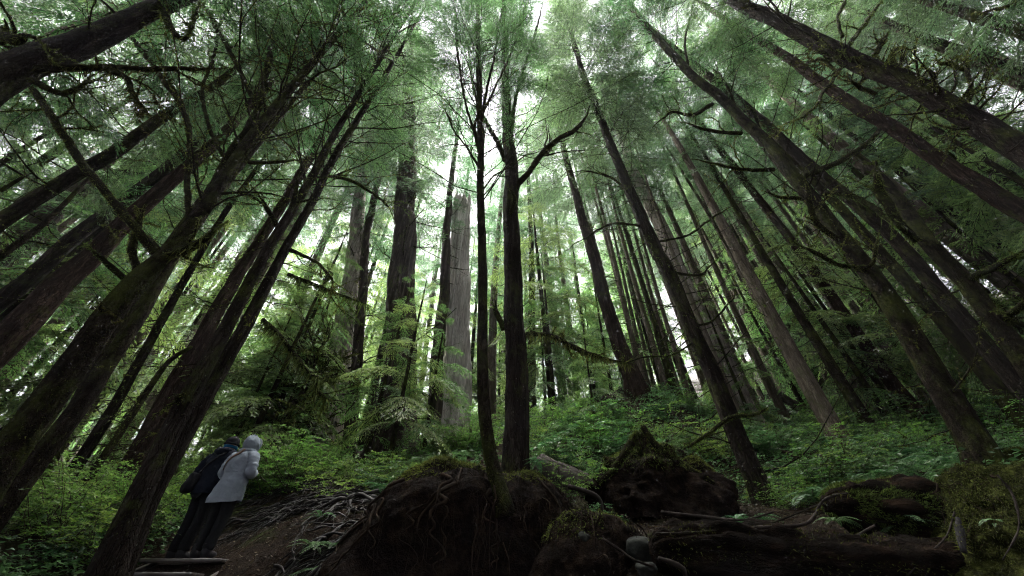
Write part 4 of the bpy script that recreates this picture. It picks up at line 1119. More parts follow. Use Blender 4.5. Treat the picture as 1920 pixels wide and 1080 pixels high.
def rock(label, px, py, Y, s, seed):
    r = np.random.default_rng(seed)
    c = at(px, py, Y)
    nu, na = 26, 36
    th = np.linspace(0.001, PI - 0.001, nu); a = np.arange(na) / na * 2 * PI
    T, A = np.meshgrid(th, a, indexing='ij')
    d = np.stack([np.sin(T) * np.cos(A), np.sin(T) * np.sin(A), np.cos(T)], -1).reshape(-1, 3)
    k = np.ones(len(d))
    for _ in range(14):
        nrm = norm(r.normal(size=3)); off = r.uniform(0.62, 0.95)
        dt = d @ nrm
        k = np.where(dt > 1e-3, np.minimum(k, off / np.maximum(dt, 1e-3)), k)
    v = d * (k * (1 + 0.10 * fbm(d * 1.6, 4, seed) + 0.03 * fbm(d * 7, 3, seed + 1)))[:, None] * s + c
    i = np.arange(nu - 1)[:, None]; j = np.arange(na)[None]
    q = np.stack([i * na + j, (i + 1) * na + j, (i + 1) * na + (j + 1) % na, i * na + (j + 1) % na], -1).reshape(-1, 4)
    mb = MB(); mb.add(v, q)
    o = mb.build('rock', M['rock'], None, base=c - [0, 0, s[2] * 0.8])
    tag(o, label, 'rock')
rock('pale grey angular rock, the larger one at the bottom between mound and rotten log', 1200, 1034, 4.6, np.array([0.19, 0.17, 0.13]), 5)
rock('small grey brown rock directly below the larger pale rock', 1212, 1070, 4.2, np.array([0.10, 0.10, 0.08]), 8)
rock('brownish stone stuck in the soil bank left of the pale rock', 1095, 1012, 4.5, np.array([0.085, 0.08, 0.07]), 12)

# the mat of exposed roots on the slope right of the people
rng = np.random.default_rng(77)
rt_ = thing('root_mat', 'tangle of wet exposed roots spreading down the slope right of the hikers', 'roots', (at(520, 950, 7.5)[0], 7.5, ht(at(520, 950, 7.5)[0], 7.5)))
for k in range(400):
    y0 = rng.uniform(6.0, 10.2) if k % 3 == 1 else rng.uniform(5.4, 7.8)
    f = (y0 - 6.0) / 4.2
    x0 = rng.uniform(-3.1, -1.5) * (1 - f) + rng.uniform(-5.2, -3.1) * f
    ang = rng.normal(math.radians(170), 0.45) if rng.random() < 0.85 else rng.uniform(0, 2 * PI)
    n = rng.integers(8, 16)
    pts = [np.array([x0, y0])]
    for _ in range(n):
        ang += rng.normal() * 0.2
        pts.append(pts[-1] + 0.13 * np.array([math.cos(ang), -abs(math.sin(ang)) * 0.6 + 0.1 * rng.normal()]))
    xy = np.array(pts)
    if ((xy[:, 0] < -3.12) & (xy[:, 1] < 6.75)).any(): continue
    if k % 3 != 1 and k % 5 == 0 and k % 2: continue
    r0 = rng.uniform(0.008, 0.022) if k % 5 else rng.uniform(0.025, 0.042)
    z = hts(xy) + 0.02 + r0 * 0.5 + np.abs(fbm(np.column_stack([xy * 3, np.full(len(xy), k)]), 2, k)) * 0.10
    S = spline(np.column_stack([xy, z, np.linspace(r0, r0 * 0.35, len(xy))]), 0.05)
    mb = MB(); tube(mb, S[:, :3], np.maximum(S[:, 3], 0.003) * (1 + 0.3 * fbm(S[:, :3] * 6, 2, k)), 9, 0, 0.010, 14, k)
    for _ in range(rng.integers(1, 5)):
        i0 = rng.integers(len(S) // 5, len(S) - 3); t0 = S[i0 + 1, :3] - S[i0, :3]; a0 = math.atan2(t0[1], t0[0]) + rng.choice([-1, 1]) * rng.uniform(0.4, 1.1)
        L0 = rng.uniform(0.15, 0.7); m0 = 7
        xy0 = S[i0, :2] + np.cumsum(np.column_stack([np.cos(a0 + rng.normal(size=m0) * 0.4), np.sin(a0 + rng.normal(size=m0) * 0.4)]) * L0 / m0, 0)
        xy0 = np.vstack([S[i0, :2], xy0]); w0 = np.linspace(1, 0, m0 + 1) ** 1.5
        z0_ = S[i0, 2] * w0 + (1 - w0) * (hts(xy0) + 0.01)
        tube(mb, np.column_stack([xy0, z0_]), np.linspace(S[i0, 3] * 0.6, 0.002, m0 + 1), 6, 0, 0.004, 14, k, cap=False)
    mb.build('root', M['root'], rt_)

# boardwalk step the two people stand on
st = thing('wooden_steps', 'dark wet wooden trail steps under the two hikers', 'steps', at(335, 1062, 5.95) - [0, 0, 0.35])
def box(mb, a, b, w, h, m=0):
    """a bevelled plank from a to b"""
    a, b = np.array(a, float), np.array(b, float)
    d = norm(b - a); s = norm(np.cross(d, [0, 0, 1.0])); u = np.cross(s, d)
    bv = min(w, h) * 0.12
    pr = [(-w / 2 + bv, -h / 2), (w / 2 - bv, -h / 2), (w / 2, -h / 2 + bv), (w / 2, h / 2 - bv), (w / 2 - bv, h / 2), (-w / 2 + bv, h / 2), (-w / 2, h / 2 - bv), (-w / 2, -h / 2 + bv)]
    v = [p + s * x + u * y for p in (a, b) for x, y in pr]
    q = [[i, (i + 1) % 8, 8 + (i + 1) % 8, 8 + i] for i in range(8)]
    v += [a, b]
    t = [[16, (i + 1) % 8, i] for i in range(8)] + [[17, 8 + i, 8 + (i + 1) % 8] for i in range(8)]
    mb.add(np.array(v), q, t, m)
zt = at(335, 1047, 6.05)[2]
xl, xr = at(258, 1047, 6.05)[0], at(413, 1047, 6.05)[0]
for yy, z in ((6.12, zt - 0.02), (6.27, zt - 0.016), (6.42, zt - 0.022), (5.80, zt - 0.19), (5.65, zt - 0.186)):
    mb = MB(); box(mb, (xl, yy, z), (xr, yy, z), 0.14, 0.04)
    mb.build('tread', M['plank'], st)
for x in (xl - 0.03, xr + 0.03):
    mb = MB(); box(mb, (x, 6.5, zt - 0.06), (x, 5.3, zt - 0.56), 0.05, 0.18)
    mb.build('side_rail', M['plank'], st)

# fine litter: twigs and fallen needles sprigs on the ground
rng = np.random.default_rng(91)
mb = MB()
for k in range(900):
    y = rng.uniform(3.6, 9.5); x = rng.uniform(-0.95, 1.05) * y
    a = rng.uniform(0, 2 * PI); L = rng.uniform(0.08, 0.5)
    s = np.linspace(-0.5, 0.5, 4)
    xy = np.column_stack([x + math.cos(a) * L * s + rng.normal(size=4) * 0.015, y + math.sin(a) * L * s + rng.normal(size=4) * 0.015])
    z = hts(xy) + 0.02 + rng.uniform(0, 0.05)
    tube(mb, np.column_stack([xy, z]), np.full(4, rng.uniform(0.002, 0.007)), 4, cap=False)
nl = 70000
ly = 3.4 + 8 * rng.random(nl) ** 1.2; lx = rng.uniform(-1.1, 1.15, nl) * ly
lz = np.concatenate([hts(np.column_stack([lx[k:k + 20000], ly[k:k + 20000]])) for k in range(0, nl, 20000)])
lz += 0.035 * fbm(np.column_stack([lx * 5.3, ly * 5.3, lz]), 3, 41) + 0.01 + 0.02 * rng.random(nl)
la = rng.uniform(0, 2 * PI, nl); lL = rng.uniform(0.015, 0.06, nl)
ld = np.column_stack([np.cos(la), np.sin(la), rng.normal(size=nl) * 0.35]); ld = norm(ld)
ln_ = norm(np.array([0, 0, 1.0]) + rng.normal(size=(nl, 3)) * 0.5); ls_ = norm(np.cross(ld, ln_))
lp = np.column_stack([lx, ly, lz]); lw = (lL * rng.uniform(0.08, 0.5, nl))[:, None]
mb.addquads(np.stack([lp, lp + ld * (lL * 0.5)[:, None] + ls_ * lw * 0.5, lp + ld * lL[:, None], lp + ld * (lL * 0.5)[:, None] - ls_ * lw * 0.5], 1), 1)
M['litter_leaf'] = leafmat('fallen_leaf', (0.012, 0.008, 0.005), (0.035, 0.022, 0.012), (0.09, 0.06, 0.028), 0.1, 0.6, 2.0, 0.3)
o = mb.build('forest_litter', [M['litter'], M['litter_leaf']], smooth=False); o['kind'] = 'stuff'

# ------------------------------------------------------------------ undergrowth
def leaf_quads(p, d, n, L, W):
    """kite shaped leaves: base p, direction d, normal n"""
    s = norm(np.cross(d, n))
    mid = p + d * (L * 0.5)[:, None] + n * (L * 0.06)[:, None]
    return np.stack([p, mid + s * (W * 0.5)[:, None], p + d * L[:, None] - n * (L * 0.08)[:, None], mid - s * (W * 0.5)[:, None]], 1)

def make_shrub(name, label, seed, R, H, nst, per, leaf, mat, spray=0.35, group=None):
    rng = np.random.default_rng(seed)
    root = thing(name, label, 'shrub', (0, 0, 0), 0, group)
    sm, lm = MB(), MB()
    for k in range(nst):
        az = rng.uniform(0, 2 * PI); e = math.radians(rng.uniform(35, 85))
        L = H * rng.uniform(0.6, 1.1)
        d = dirv(az, e)
        p0 = np.array([rng.normal() * 0.08, rng.normal() * 0.08, -0.1])
        n = 9; s = np.linspace(0, 1, n)[:, None]
        out = np.array([math.cos(az), math.sin(az), 0])
        P = p0 + d * L * s + out * R * 0.5 * s ** 2 + np.cumsum(rng.normal(size=(n, 3)) * 0.02, 0)
        tube(sm, P, np.linspace(0.008, 0.002, n), 4, cap=False)
        for j in range(per):
            i = rng.integers(2, n)
            a2 = rng.uniform(0, 2 * PI)
            dd = norm(np.array([math.cos(a2), math.sin(a2), rng.uniform(-0.25, 0.25)]) + out * 0.5)
            l = spray * rng.uniform(0.4, 1.2)
            m = rng.integers(7, 14)
            t = np.linspace(0.1, 1, m)
            q = P[i] + dd * (l * t)[:, None] - np.array([0, 0, 0.18 * l]) * (t ** 2)[:, None]
            S = np.cross(dd, [0, 0, 1.0]); S = S / np.linalg.norm(S)
            sg = np.where(np.arange(m) % 2, 1.0, -1.0)
            ld = norm(dd * 0.6 + S * sg[:, None] + rng.normal(size=(m, 3)) * 0.25)
            nn = norm(np.array([0, 0, 1.0]) + rng.normal(size=(m, 3)) * 0.35)
            Ls = leaf * rng.uniform(0.6, 1.25, m)
            lm.addquads(leaf_quads(q, ld, nn, Ls, Ls * rng.uniform(0.42, 0.6, m)))
            sm.addquads(np.array([[P[i] - S * 0.002, P[i] + S * 0.002, q[-1] + S * 0.001, q[-1] - S * 0.001]]))
    sm.build('stems', M['stem'], root)
    lm.build('foliage', M[mat], root, smooth=False)
    return root

def make_fern(label, seed, L0, nf, group=None):
    rng = np.random.default_rng(seed)
    root = thing('fern', label, 'fern', (0, 0, 0), 0, group)
    mb, sm = MB(), MB()
    for k in range(nf):
        az = k / nf * 2 * PI + rng.normal() * 0.25
        L = L0 * rng.uniform(0.65, 1.15); e = rng.uniform(0.55, 1.15)
        n = 26; s = np.linspace(0, 1, n)
        out = np.array([math.cos(az), math.sin(az), 0]); S = np.array([-math.sin(az), math.cos(az), 0])
        h = L * (math.sin(e) * s - 0.75 * s ** 2); x = L * (math.cos(e) * s + 0.35 * s ** 2)
        P = out * x[:, None] + np.array([0, 0, 1.0]) * h[:, None] + S * (0.05 * L * np.sin(2 * s + k))[:, None]
        T = norm(np.gradient(P, axis=0))
        nn = norm(np.cross(S, T)); nn *= np.sign(nn[:, 2:3] + 1e-6)
        w = L * 0.15 * np.sin(PI * np.clip(s * 0.9 + 0.08, 0, 1)) ** 0.6
        for sg in (-1, 1):
            i = np.arange(2, n)
            d = norm(S * sg + T[i] * 0.35 - np.array([0, 0, 0.15]) + rng.normal(size=(len(i), 3)) * 0.06)
            mb.addquads(leaf_quads(P[i], d, nn[i], w[i] * rng.uniform(0.85, 1.1, len(i)), np.full(len(i), L / n * 0.95)))
        tube(sm, P[::5], np.linspace(0.004, 0.0015, len(P[::5])), 4, cap=False)
    mb.build('fronds', M['fern_leaf'], root, smooth=False)
    sm.build('stalks', M['stem'], root)
    return root

def place_copies(protos, spots, labels_groups):
    """first use of a prototype moves the prototype itself"""
    used = place_copies.used
    for (x, y, z, rz, s, which, lab, grp) in spots:
        p = protos[which]
        if id(p) not in used and p.name not in used:
            used.add(p.name)
            p.location = (x, y, z); p.rotation_euler = (0, 0, rz); p.scale = (s, s, s)
            p['label'] = lab; p['group'] = grp
        else:
            copy_tree(p, (x, y, z), rz, s, lab, grp)
place_copies.used = set()

shr = [make_shrub('huckleberry_shrub', 'shrub', 200 + i, 0.55, 0.9, 15, 12, 0.052, 'shrub_leaf') for i in range(4)]
sal = [make_shrub('salal_shrub', 'shrub', 220 + i, 0.5, 0.65, 14, 10, 0.075, 'salal_leaf', 0.3) for i in range(3)]
ALL = shr + sal
rng = np.random.default_rng(300)
def px_spots(xr, yr, Yr, n, lab, grp, which, s=(0.7, 1.2), sink=0.05):
    out = []
    for _ in range(n):
        Y = rng.uniform(*Yr); px = rng.uniform(*xr)
        x = at(px, rng.uniform(*yr), Y)[0]
        out.append((x, Y, ht(x, Y) - sink, rng.uniform(0, 6.28), rng.uniform(*s), int(rng.choice(which)), lab, grp))
    return out
spots = []
spots += px_spots((-40, 290), (900, 980), (5.6, 8.5), 30, 'leafy green shrub in the thicket at the lower left behind the near trunks', 'shrubs in the lower left thicket', [0, 1, 2, 3], (0.8, 1.35))
spots += px_spots((-60, 420), (860, 920), (9, 15), 20, 'green shrub on the shaded slope farther back on the left', 'shrubs far back on the left slope', [0, 1, 2, 3], (0.9, 1.6))
spots += px_spots((470, 590), (840, 910), (8.4, 11.0), 20, 'bright green huckleberry bush just right of the hikers', 'bushes right of the hikers', [0, 1, 2, 3], (1.0, 1.5))
spots += px_spots((640, 800), (850, 880), (7.5, 11), 14, 'leafy bush behind the left shoulder of the central mound', 'bushes behind the left of the mound', [0, 2, 4, 5], (0.6, 1.0))
spots += px_spots((1000, 1180), (770, 880), (8.5, 13), 26, 'glossy bush between the mound hemlock and the pointed root wad', 'bushes between the two root mounds', [0, 1, 4, 5, 6], (0.85, 1.4))
spots += px_spots((790, 920), (820, 850), (11, 14), 12, 'bush at the foot of the pale broken snag', 'bushes at the foot of the snag', [0, 1, 2, 3], (0.9, 1.5))
spots += px_spots((1200, 1420), (770, 850), (9, 15), 18, 'glossy bush on the rise behind the pointed root wad', 'bushes behind the pointed root wad', [0, 1, 4, 5, 6], (0.8, 1.3))
spots += px_spots((1420, 1760), (740, 930), (7.2, 16), 44, 'low glossy shrub covering the fern slope on the right', 'shrubs on the right fern slope', [0, 1, 4, 5, 6], (0.6, 1.25))
spots += px_spots((1740, 1960), (740, 860), (7.5, 15), 18, 'low shrub on the slope behind the big right trunk', 'shrubs at the right edge of the slope', [1, 4, 5, 6], (0.7, 1.2))
place_copies(ALL, spots, None)
for px, py, Y, s, w, lab in [(1120, 925, 5.4, 0.42, 5, 'small pale leaved sprig leaning over the end of the grey log'), (1470, 905, 6.6, 0.6, 0, 'broad leaved seedling right of the white flecked trunk base'),
                             (290, 905, 6.9, 0.55, 1, 'small bright bush between the near trunk pair and the hikers'), (1060, 880, 6.4, 0.8, 3, 'thin stemmed bush standing at the right end of the central mound')]:
    x = at(px, py, Y)
    copy_tree(ALL[w], (x[0], Y, max(ht(x[0], Y) - 0.03, x[2] - 0.35)), px * 0.7, s, lab, 'single small bushes')
    o = C.objects[-1]

fern = [make_fern('fern', 400 + i, (0.75, 0.6, 0.45)[i], (15, 13, 10)[i]) for i in range(3)]
fs = []
def fspot(px, py, Y, s, w, lab, grp, lift=0.0):
    p = at(px, py, Y); g = ht(p[0], Y)
    z = p[2] - 0.05 if lift else min(g + 0.02, p[2] + 0.3)
    fs.append((p[0], Y, z, px * 1.3, s, w, lab, grp))
for a in [(1405, 985, 5.6, 0.9, 1, 'sword fern with long fronds at the foot of the white flecked trunk'), (1770, 930, 5.1, 1.0, 0, 'large sword fern in front of the big right trunk base'),
          (1680, 975, 4.7, 0.8, 1, 'sword fern hanging over the mossy rotten log'), (1850, 905, 5.2, 0.7, 1, 'fern at the right side of the big right trunk base')]:
    fspot(*a[:5], a[5], 'single sword ferns')
    fs[-1] = fs[-1][:2] + (max(fs[-1][2], at(a[0], a[1], a[2])[2] - 0.1),) + fs[-1][3:]
for a in [(1560, 962, 4.55, 0.5, 2, 'small fern growing at the left end of the mossy rotten log'), (1765, 950, 4.7, 0.75, 1, 'arching fern on the top of the mossy rotten log'), (1855, 965, 4.0, 0.5, 2, 'small fern rooted in the golden moss bank'), (1345, 1000, 4.9, 0.5, 2, 'small fern between the two rotten logs')]:
    fspot(*a[:5], a[5], 'single sword ferns')
    fs[-1] = fs[-1][:2] + (max(fs[-1][2], at(a[0], a[1], a[2])[2] - 0.08),) + fs[-1][3:]
for k in range(46):
    px, Y = rng.uniform(1440, 1840), rng.uniform(6.5, 12)
    fspot(px, 880 - (Y - 6.5) * 16, Y, rng.uniform(0.8, 1.3), int(rng.integers(0, 2)), 'sword fern among the shrubs of the right slope', 'ferns on the right slope')
for px, py, Y in ((500, 1062, 5.4), (545, 1048, 5.6), (590, 1010, 6.0), (615, 1035, 5.6), (600, 975, 6.6), (470, 1050, 5.7), (640, 985, 6.0)):
    fspot(px, py, Y, rng.uniform(0.7, 1.0), 2, 'small fern on the bank left of the central mound', 'ferns left of the central mound')
for px, py, Y in ((60, 1010, 5.2), (140, 990, 5.8), (30, 970, 6.2), (100, 1040, 4.8)):
    fspot(px, py, Y, rng.uniform(0.6, 0.9), 1, 'dark fern at the foot of the thicket in the lower left corner', 'ferns in the lower left corner')
for px, py, Y in ((790, 858, 5.5), (815, 852, 5.6), (760, 880, 5.3), (1005, 862, 5.6), (870, 850, 5.7), (710, 905, 5.1)):
    fspot(px, py, Y, rng.uniform(0.35, 0.6), 2, 'little fern sprouting on top of the central root mound', 'ferns on the central mound', 1)
place_copies(fern, fs, None)

# ground cover nobody could count: small leaves over the slopes
rng = np.random.default_rng(310)
n = 150000
Y = 4.8 + 26 * rng.random(n) ** 1.5
X = rng.uniform(-1.25, 1.35, n) * Y
xy = np.column_stack([X, Y])
den = fbm(np.column_stack([xy * 0.55, np.zeros(n)]), 3, 5)
keep = (den > -0.25) & ~((X > -5.2) & (X < -2.4) & (Y < 10.5)) & ~((X > -2.4) & (X < 1.2) & (Y < 7.0))
keep &= ~((X > 1.2) & (X < 5.2) & (Y < 6.2))
X, Y = X[keep], Y[keep]; n = len(X)
h = np.concatenate([hts(np.column_stack([X[i:i + 20000], Y[i:i + 20000]])) for i in range(0, n, 20000)])
p = np.column_stack([X, Y, h + np.abs(rng.normal(size=n)) * 0.16])
a = rng.uniform(0, 2 * PI, n)
d = norm(np.column_stack([np.cos(a), np.sin(a), rng.normal(size=n) * 0.3]))
nn = norm(np.array([0, 0, 1.0]) + rng.normal(size=(n, 3)) * 0.4)
L = rng.uniform(0.04, 0.10, n) * (1 + Y / 30)
mb = MB(); mb.addquads(leaf_quads(p, d, nn, L, L * 0.5))
o = mb.build('ground_cover', M['salal_leaf'], smooth=False); o['kind'] = 'stuff'

# ------------------------------------------------------------------ forest behind
NF = [M['needles'], M['deadwood']]; FF = [M['needles_far'], M['deadwood']]; YF = [M['young_needles'], M['deadwood']]
bg = [proto_tree('hemlock_tree', 'x', 'tree', 500, 34, 0.25, 14, 50, 3.4, 'hazed_bark', TPL['mid'], FF, 40),
      proto_tree('hemlock_tree', 'x', 'tree', 501, 38, 0.34, 16, 66, 3.6, 'hazed_bark', TPL['mid'], FF, 40),
      proto_tree('hemlock_tree', 'x', 'tree', 502, 28, 0.19, 12, 42, 3.0, 'hazed_bark', TPL['mid'], FF, 44),
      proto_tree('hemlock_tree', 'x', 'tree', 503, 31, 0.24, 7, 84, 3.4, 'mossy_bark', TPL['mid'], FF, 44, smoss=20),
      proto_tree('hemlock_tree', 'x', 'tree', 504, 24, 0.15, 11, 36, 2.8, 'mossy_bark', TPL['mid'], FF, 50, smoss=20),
      proto_tree('hemlock_tree', 'x', 'tree', 505, 36, 0.30, 5, 100, 3.8, 'hazed_bark', TPL['mid'], FF, 30)]
bg.append(proto_tree('hemlock_tree', 'x', 'tree', 507, 25, 0.12, 14, 30, 2.4, 'hazed_bark', TPL['mid'], FF, 46, smoss=15, sl=1.3))
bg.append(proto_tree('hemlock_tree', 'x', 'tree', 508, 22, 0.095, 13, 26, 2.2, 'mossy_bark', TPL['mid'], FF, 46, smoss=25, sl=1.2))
yg = [proto_tree('young_hemlock', 'x', 'tree', 520, 9.5, 0.085, 0.8, 40, 2.3, 'mossy_bark', TPL['young'], YF, 8, low=0.8, el=(-0.25, 0.5), gravity=0.3, segs=8, sl=1.2, smoss=60),
      proto_tree('young_hemlock', 'x', 'tree', 521, 7.0, 0.06, 0.6, 32, 1.9, 'mossy_bark', TPL['young'], YF, 6, low=0.8, el=(-0.25, 0.5), gravity=0.3, segs=8, sl=1.0, smoss=60),
      proto_tree('young_hemlock', 'x', 'tree', 522, 12.5, 0.11, 1.8, 46, 2.7, 'mossy_bark', TPL['young'], YF, 12, low=0.8, el=(-0.3, 0.4), gravity=0.3, segs=8, sl=1.4, smoss=60)]
rng = np.random.default_rng(600)
taken = [np.array(o.location[:2]) for o in C.objects if o.type == 'EMPTY' and o.get('category') in ('tree', 'dead tree') and o.name.split('.')[0] not in ('young_hemlock',)]
ts = []
def zone(x, y):
    a = x / y
    if a < -0.55: return ('slender background hemlock deep in the left part of the forest', 'background hemlocks on the left')
    if a < 0.05: return ('hazy background hemlock beyond the old cedars in the middle', 'background hemlocks beyond the cedars')
    if a < 0.55: return ('straight background hemlock between the mound hemlock and the pale ridged cedar', 'background hemlocks right of the middle')
    return ('slim straight hemlock trunk among the many on the right hillside', 'slim hemlocks on the right hillside')
def try_place(x, y, which, s, mind):
    q = np.array([x, y])
    if min(np.linalg.norm(q - t) for t in taken) < mind: return False
    taken.append(q)
    l, g = zone(x, y)
    ts.append((x, y, ht(x, y) - 0.1, rng.uniform(0, 6.28), s, which, l, g))
    return True
cnt = 0
while cnt < 42:           # right hillside
    y = 10 + 34 * rng.random() ** 1.1; x = y * rng.uniform(0.45, 1.45)
    if y < 12 and x < 9: continue
    cnt += try_place(x, y, int(rng.choice([0, 2, 2, 4, 4, 4])), rng.uniform(0.75, 1.1), 1.2)
cnt = 0
while cnt < 90:           # thin ranks on the hillside
    y = 9.5 + 24 * rng.random(); x = y * rng.uniform(0.38, 1.35)
    if y < 11.5 and x < 7: continue
    cnt += try_place(x, y, int(rng.choice([6, 6, 7])), rng.uniform(0.8, 1.2), 0.75)
cnt = 0
while cnt < 26:           # centre and left
    y = 17 + 34 * rng.random() ** 1.1; x = y * rng.uniform(-1.4, 0.45)
    cnt += try_place(x, y, int(rng.choice([0, 1, 2, 4, 4])), rng.uniform(0.85, 1.15), 2.0)
cnt = 0
while cnt < 60:           # far wall of the forest
    y = rng.uniform(30, 62); x = y * rng.uniform(-1.5, 1.5)
    cnt += try_place(x, y, int(rng.choice([3, 3, 5, 5, 1])), rng.uniform(0.9, 1.2), 2.2)
cnt = 0
while cnt < 9:           # right flank
    y = rng.uniform(8, 26); x = y * rng.uniform(1.15, 2.2) + 3
    cnt += try_place(x, y, int(rng.choice([3, 5, 5, 0])), rng.uniform(0.85, 1.1), 1.6)
cnt = 0
while cnt < 14:           # left flank
    y = rng.uniform(8, 26); x = -y * rng.uniform(1.15, 2.2) - 3
    cnt += try_place(x, y, int(rng.choice([3, 5, 5, 0])), rng.uniform(0.85, 1.1), 1.6)
cnt = 0
while cnt < 6:           # left middle distance
    y = rng.uniform(10, 17); x = y * rng.uniform(-1.5, -0.75)
    cnt += try_place(x, y, int(rng.choice([0, 2, 2, 4])), rng.uniform(0.8, 1.05), 1.5)
cnt = 0
while cnt < 14:           # beside the camera
    y = rng.uniform(1, 13); x = rng.uniform(13, 27) * (1 if cnt % 2 else -1)
    if x > 0 and y < 2.5 and x < 12: continue
    cnt += try_place(x, y, int(rng.choice([0, 2, 3, 3, 5, 5])), rng.uniform(0.8, 1.1), 1.6)
for x, y, k in ((-5.5, -3, 5), (4.5, -4, 3), (-1, -7, 5), (9, -3, 0), (-11, -2, 3), (6.5, -0.5, 2), (-6, 0.0, 2), (-2.4, -1.0, 0), (2.6, -0.9, 1), (0.2, -2.4, 0), (0.8, -4.2, 3), (-3.2, -4.6, 5), (3, -7.5, 5), (7, -6, 5), (-8, -6, 3), (-4, -11, 5), (6, -12, 5), (13, -9, 5), (-13, -9, 5)):  # trees added behind the camera, out of view, to darken the foreground
    ts.append((x, y, ht(x, y) - 0.1, x * 2.1, 1.0, k, 'hemlock added out of view behind the viewpoint to shade the foreground', 'added shading hemlocks behind the viewpoint'))
for x, y, k, s, lab in ((1.0, 17.5, 3, 1.0, 'bright green conifer just right of the mound hemlock, behind the trunks'), (-1.2, 20, 5, 1.0, 'tall conifer seen between the snag and the thin mound trunk'), (3.1, 22, 5, 1.0, 'full crowned conifer behind the medium dark trunk'),
                       (-3.4, 18.5, 3, 1.0, 'full crowned conifer directly behind the pale broken snag'), (6.2, 19, 3, 1.0, 'full crowned conifer left of the pale ridged cedar, farther back'), (-7.5, 19, 3, 0.95, 'full crowned conifer directly behind the pale old cedar'),
                       (-0.2, 25, 5, 1.1, 'far tall conifer in the bright gap of the middle')):
    ts.append((x, y, ht(x, y) - 0.1, x * 3.3, s, k, lab, 'full crowned conifers in the middle'))
for x, y, k, s in ((17.5, 4.2, 3, 1.0), (20.5, 6.2, 5, 0.95), (24, 4.6, 3, 1.05), (19.5, 8.6, 3, 1.0), (27, 7.5, 5, 0.9), (15.5, 2.6, 3, 0.9)):
    ts.append((x, y, ht(x, y) - 0.1, x * 3.3, s, k, 'full crowned conifer beyond the thickest trunk at the upper right corner', 'full crowned conifers at the upper right'))
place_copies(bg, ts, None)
ys_ = []
for px, py, Y, w, s, lab in [(735, 845, 10.5, 1, 1.0, 'young hemlock with flat drooping sprays in front of the massive dark cedar'), (800, 850, 11.5, 1, 0.85, 'young hemlock in front of the pale broken snag'),
                             (690, 865, 11.5, 0, 0.8, 'young hemlock between the pale old cedar and the massive dark cedar'), (1040, 780, 15, 0, 1.0, 'bright green young hemlock right of the mound hemlock'),
                             (1120, 790, 11, 1, 0.55, 'low young hemlock beside the medium dark trunk'), (1580, 720, 12, 1, 0.9, 'young hemlock left of the big dark mossy right trunk'),
                             (1840, 700, 9.5, 1, 0.8, 'young hemlock at the right edge under the slim trunk')]:
    p = at(px, py, Y)
    ys_.append((p[0], Y, ht(p[0], Y) - 0.1, px * 0.37, s, w, lab, 'young hemlocks in the understory'))
for k in range(22):
    Y = rng.uniform(9.5, 24); X = Y * rng.uniform(-1.35, -0.42)
    if Y < 13 and X > -5.5: continue
    ys_.append((X, Y, ht(X, Y) - 0.1, rng.uniform(0, 6.28), rng.uniform(0.7, 1.25), int(rng.integers(0, 3)), 'young hemlock with mossy boughs in the green depth on the left', 'young hemlocks on the left'))
for k in range(16):
    Y = rng.uniform(14, 26); X = Y * rng.uniform(-0.35, 0.5)
    if Y < 16.5 and X < 1: continue
    ys_.append((X, Y, ht(X, Y) - 0.1, rng.uniform(0, 6.28), rng.uniform(0.8, 1.3), int(rng.integers(0, 3)), 'young hemlock in the green depth behind the middle trunks', 'young hemlocks in the middle distance'))
for k in range(12):
    Y = rng.uniform(11, 22); X = Y * rng.uniform(0.6, 1.3)
    ys_.append((X, Y, ht(X, Y) - 0.1, rng.uniform(0, 6.28), rng.uniform(0.6, 1.0), int(rng.integers(0, 3)), 'young hemlock growing between the trunks of the right hillside', 'young hemlocks on the right'))
for k in range(18):
    Y = rng.uniform(4.5, 13); X = -rng.uniform(13.5, 25)
    ys_.append((X, Y, ht(X, Y) - 0.1, rng.uniform(0, 6.28), rng.uniform(1.0, 1.45), int(rng.integers(0, 3)), 'bushy hemlock at the far left behind the leaning left trunks', 'bushy hemlocks at the far left'))
for k in range(14):
    Y = rng.uniform(4.5, 12); X = rng.uniform(14.5, 25)
    ys_.append((X, Y, ht(X, Y) - 0.1, rng.uniform(0, 6.28), rng.uniform(0.9, 1.4), int(rng.integers(0, 3)), 'bushy hemlock at the far right behind the leaning right trunks', 'bushy hemlocks at the far right'))
for k in range(44):
    Y = rng.uniform(20, 48); X = Y * rng.uniform(-0.9, 1.1)
    ys_.append((X, Y, ht(X, Y) - 0.1, rng.uniform(0, 6.28), rng.uniform(1.3, 2.1), int(rng.integers(0, 3)), 'bushy hemlock far back between the trunks, small in the distance', 'bushy hemlocks far back'))
place_copies(yg, ys_, None)

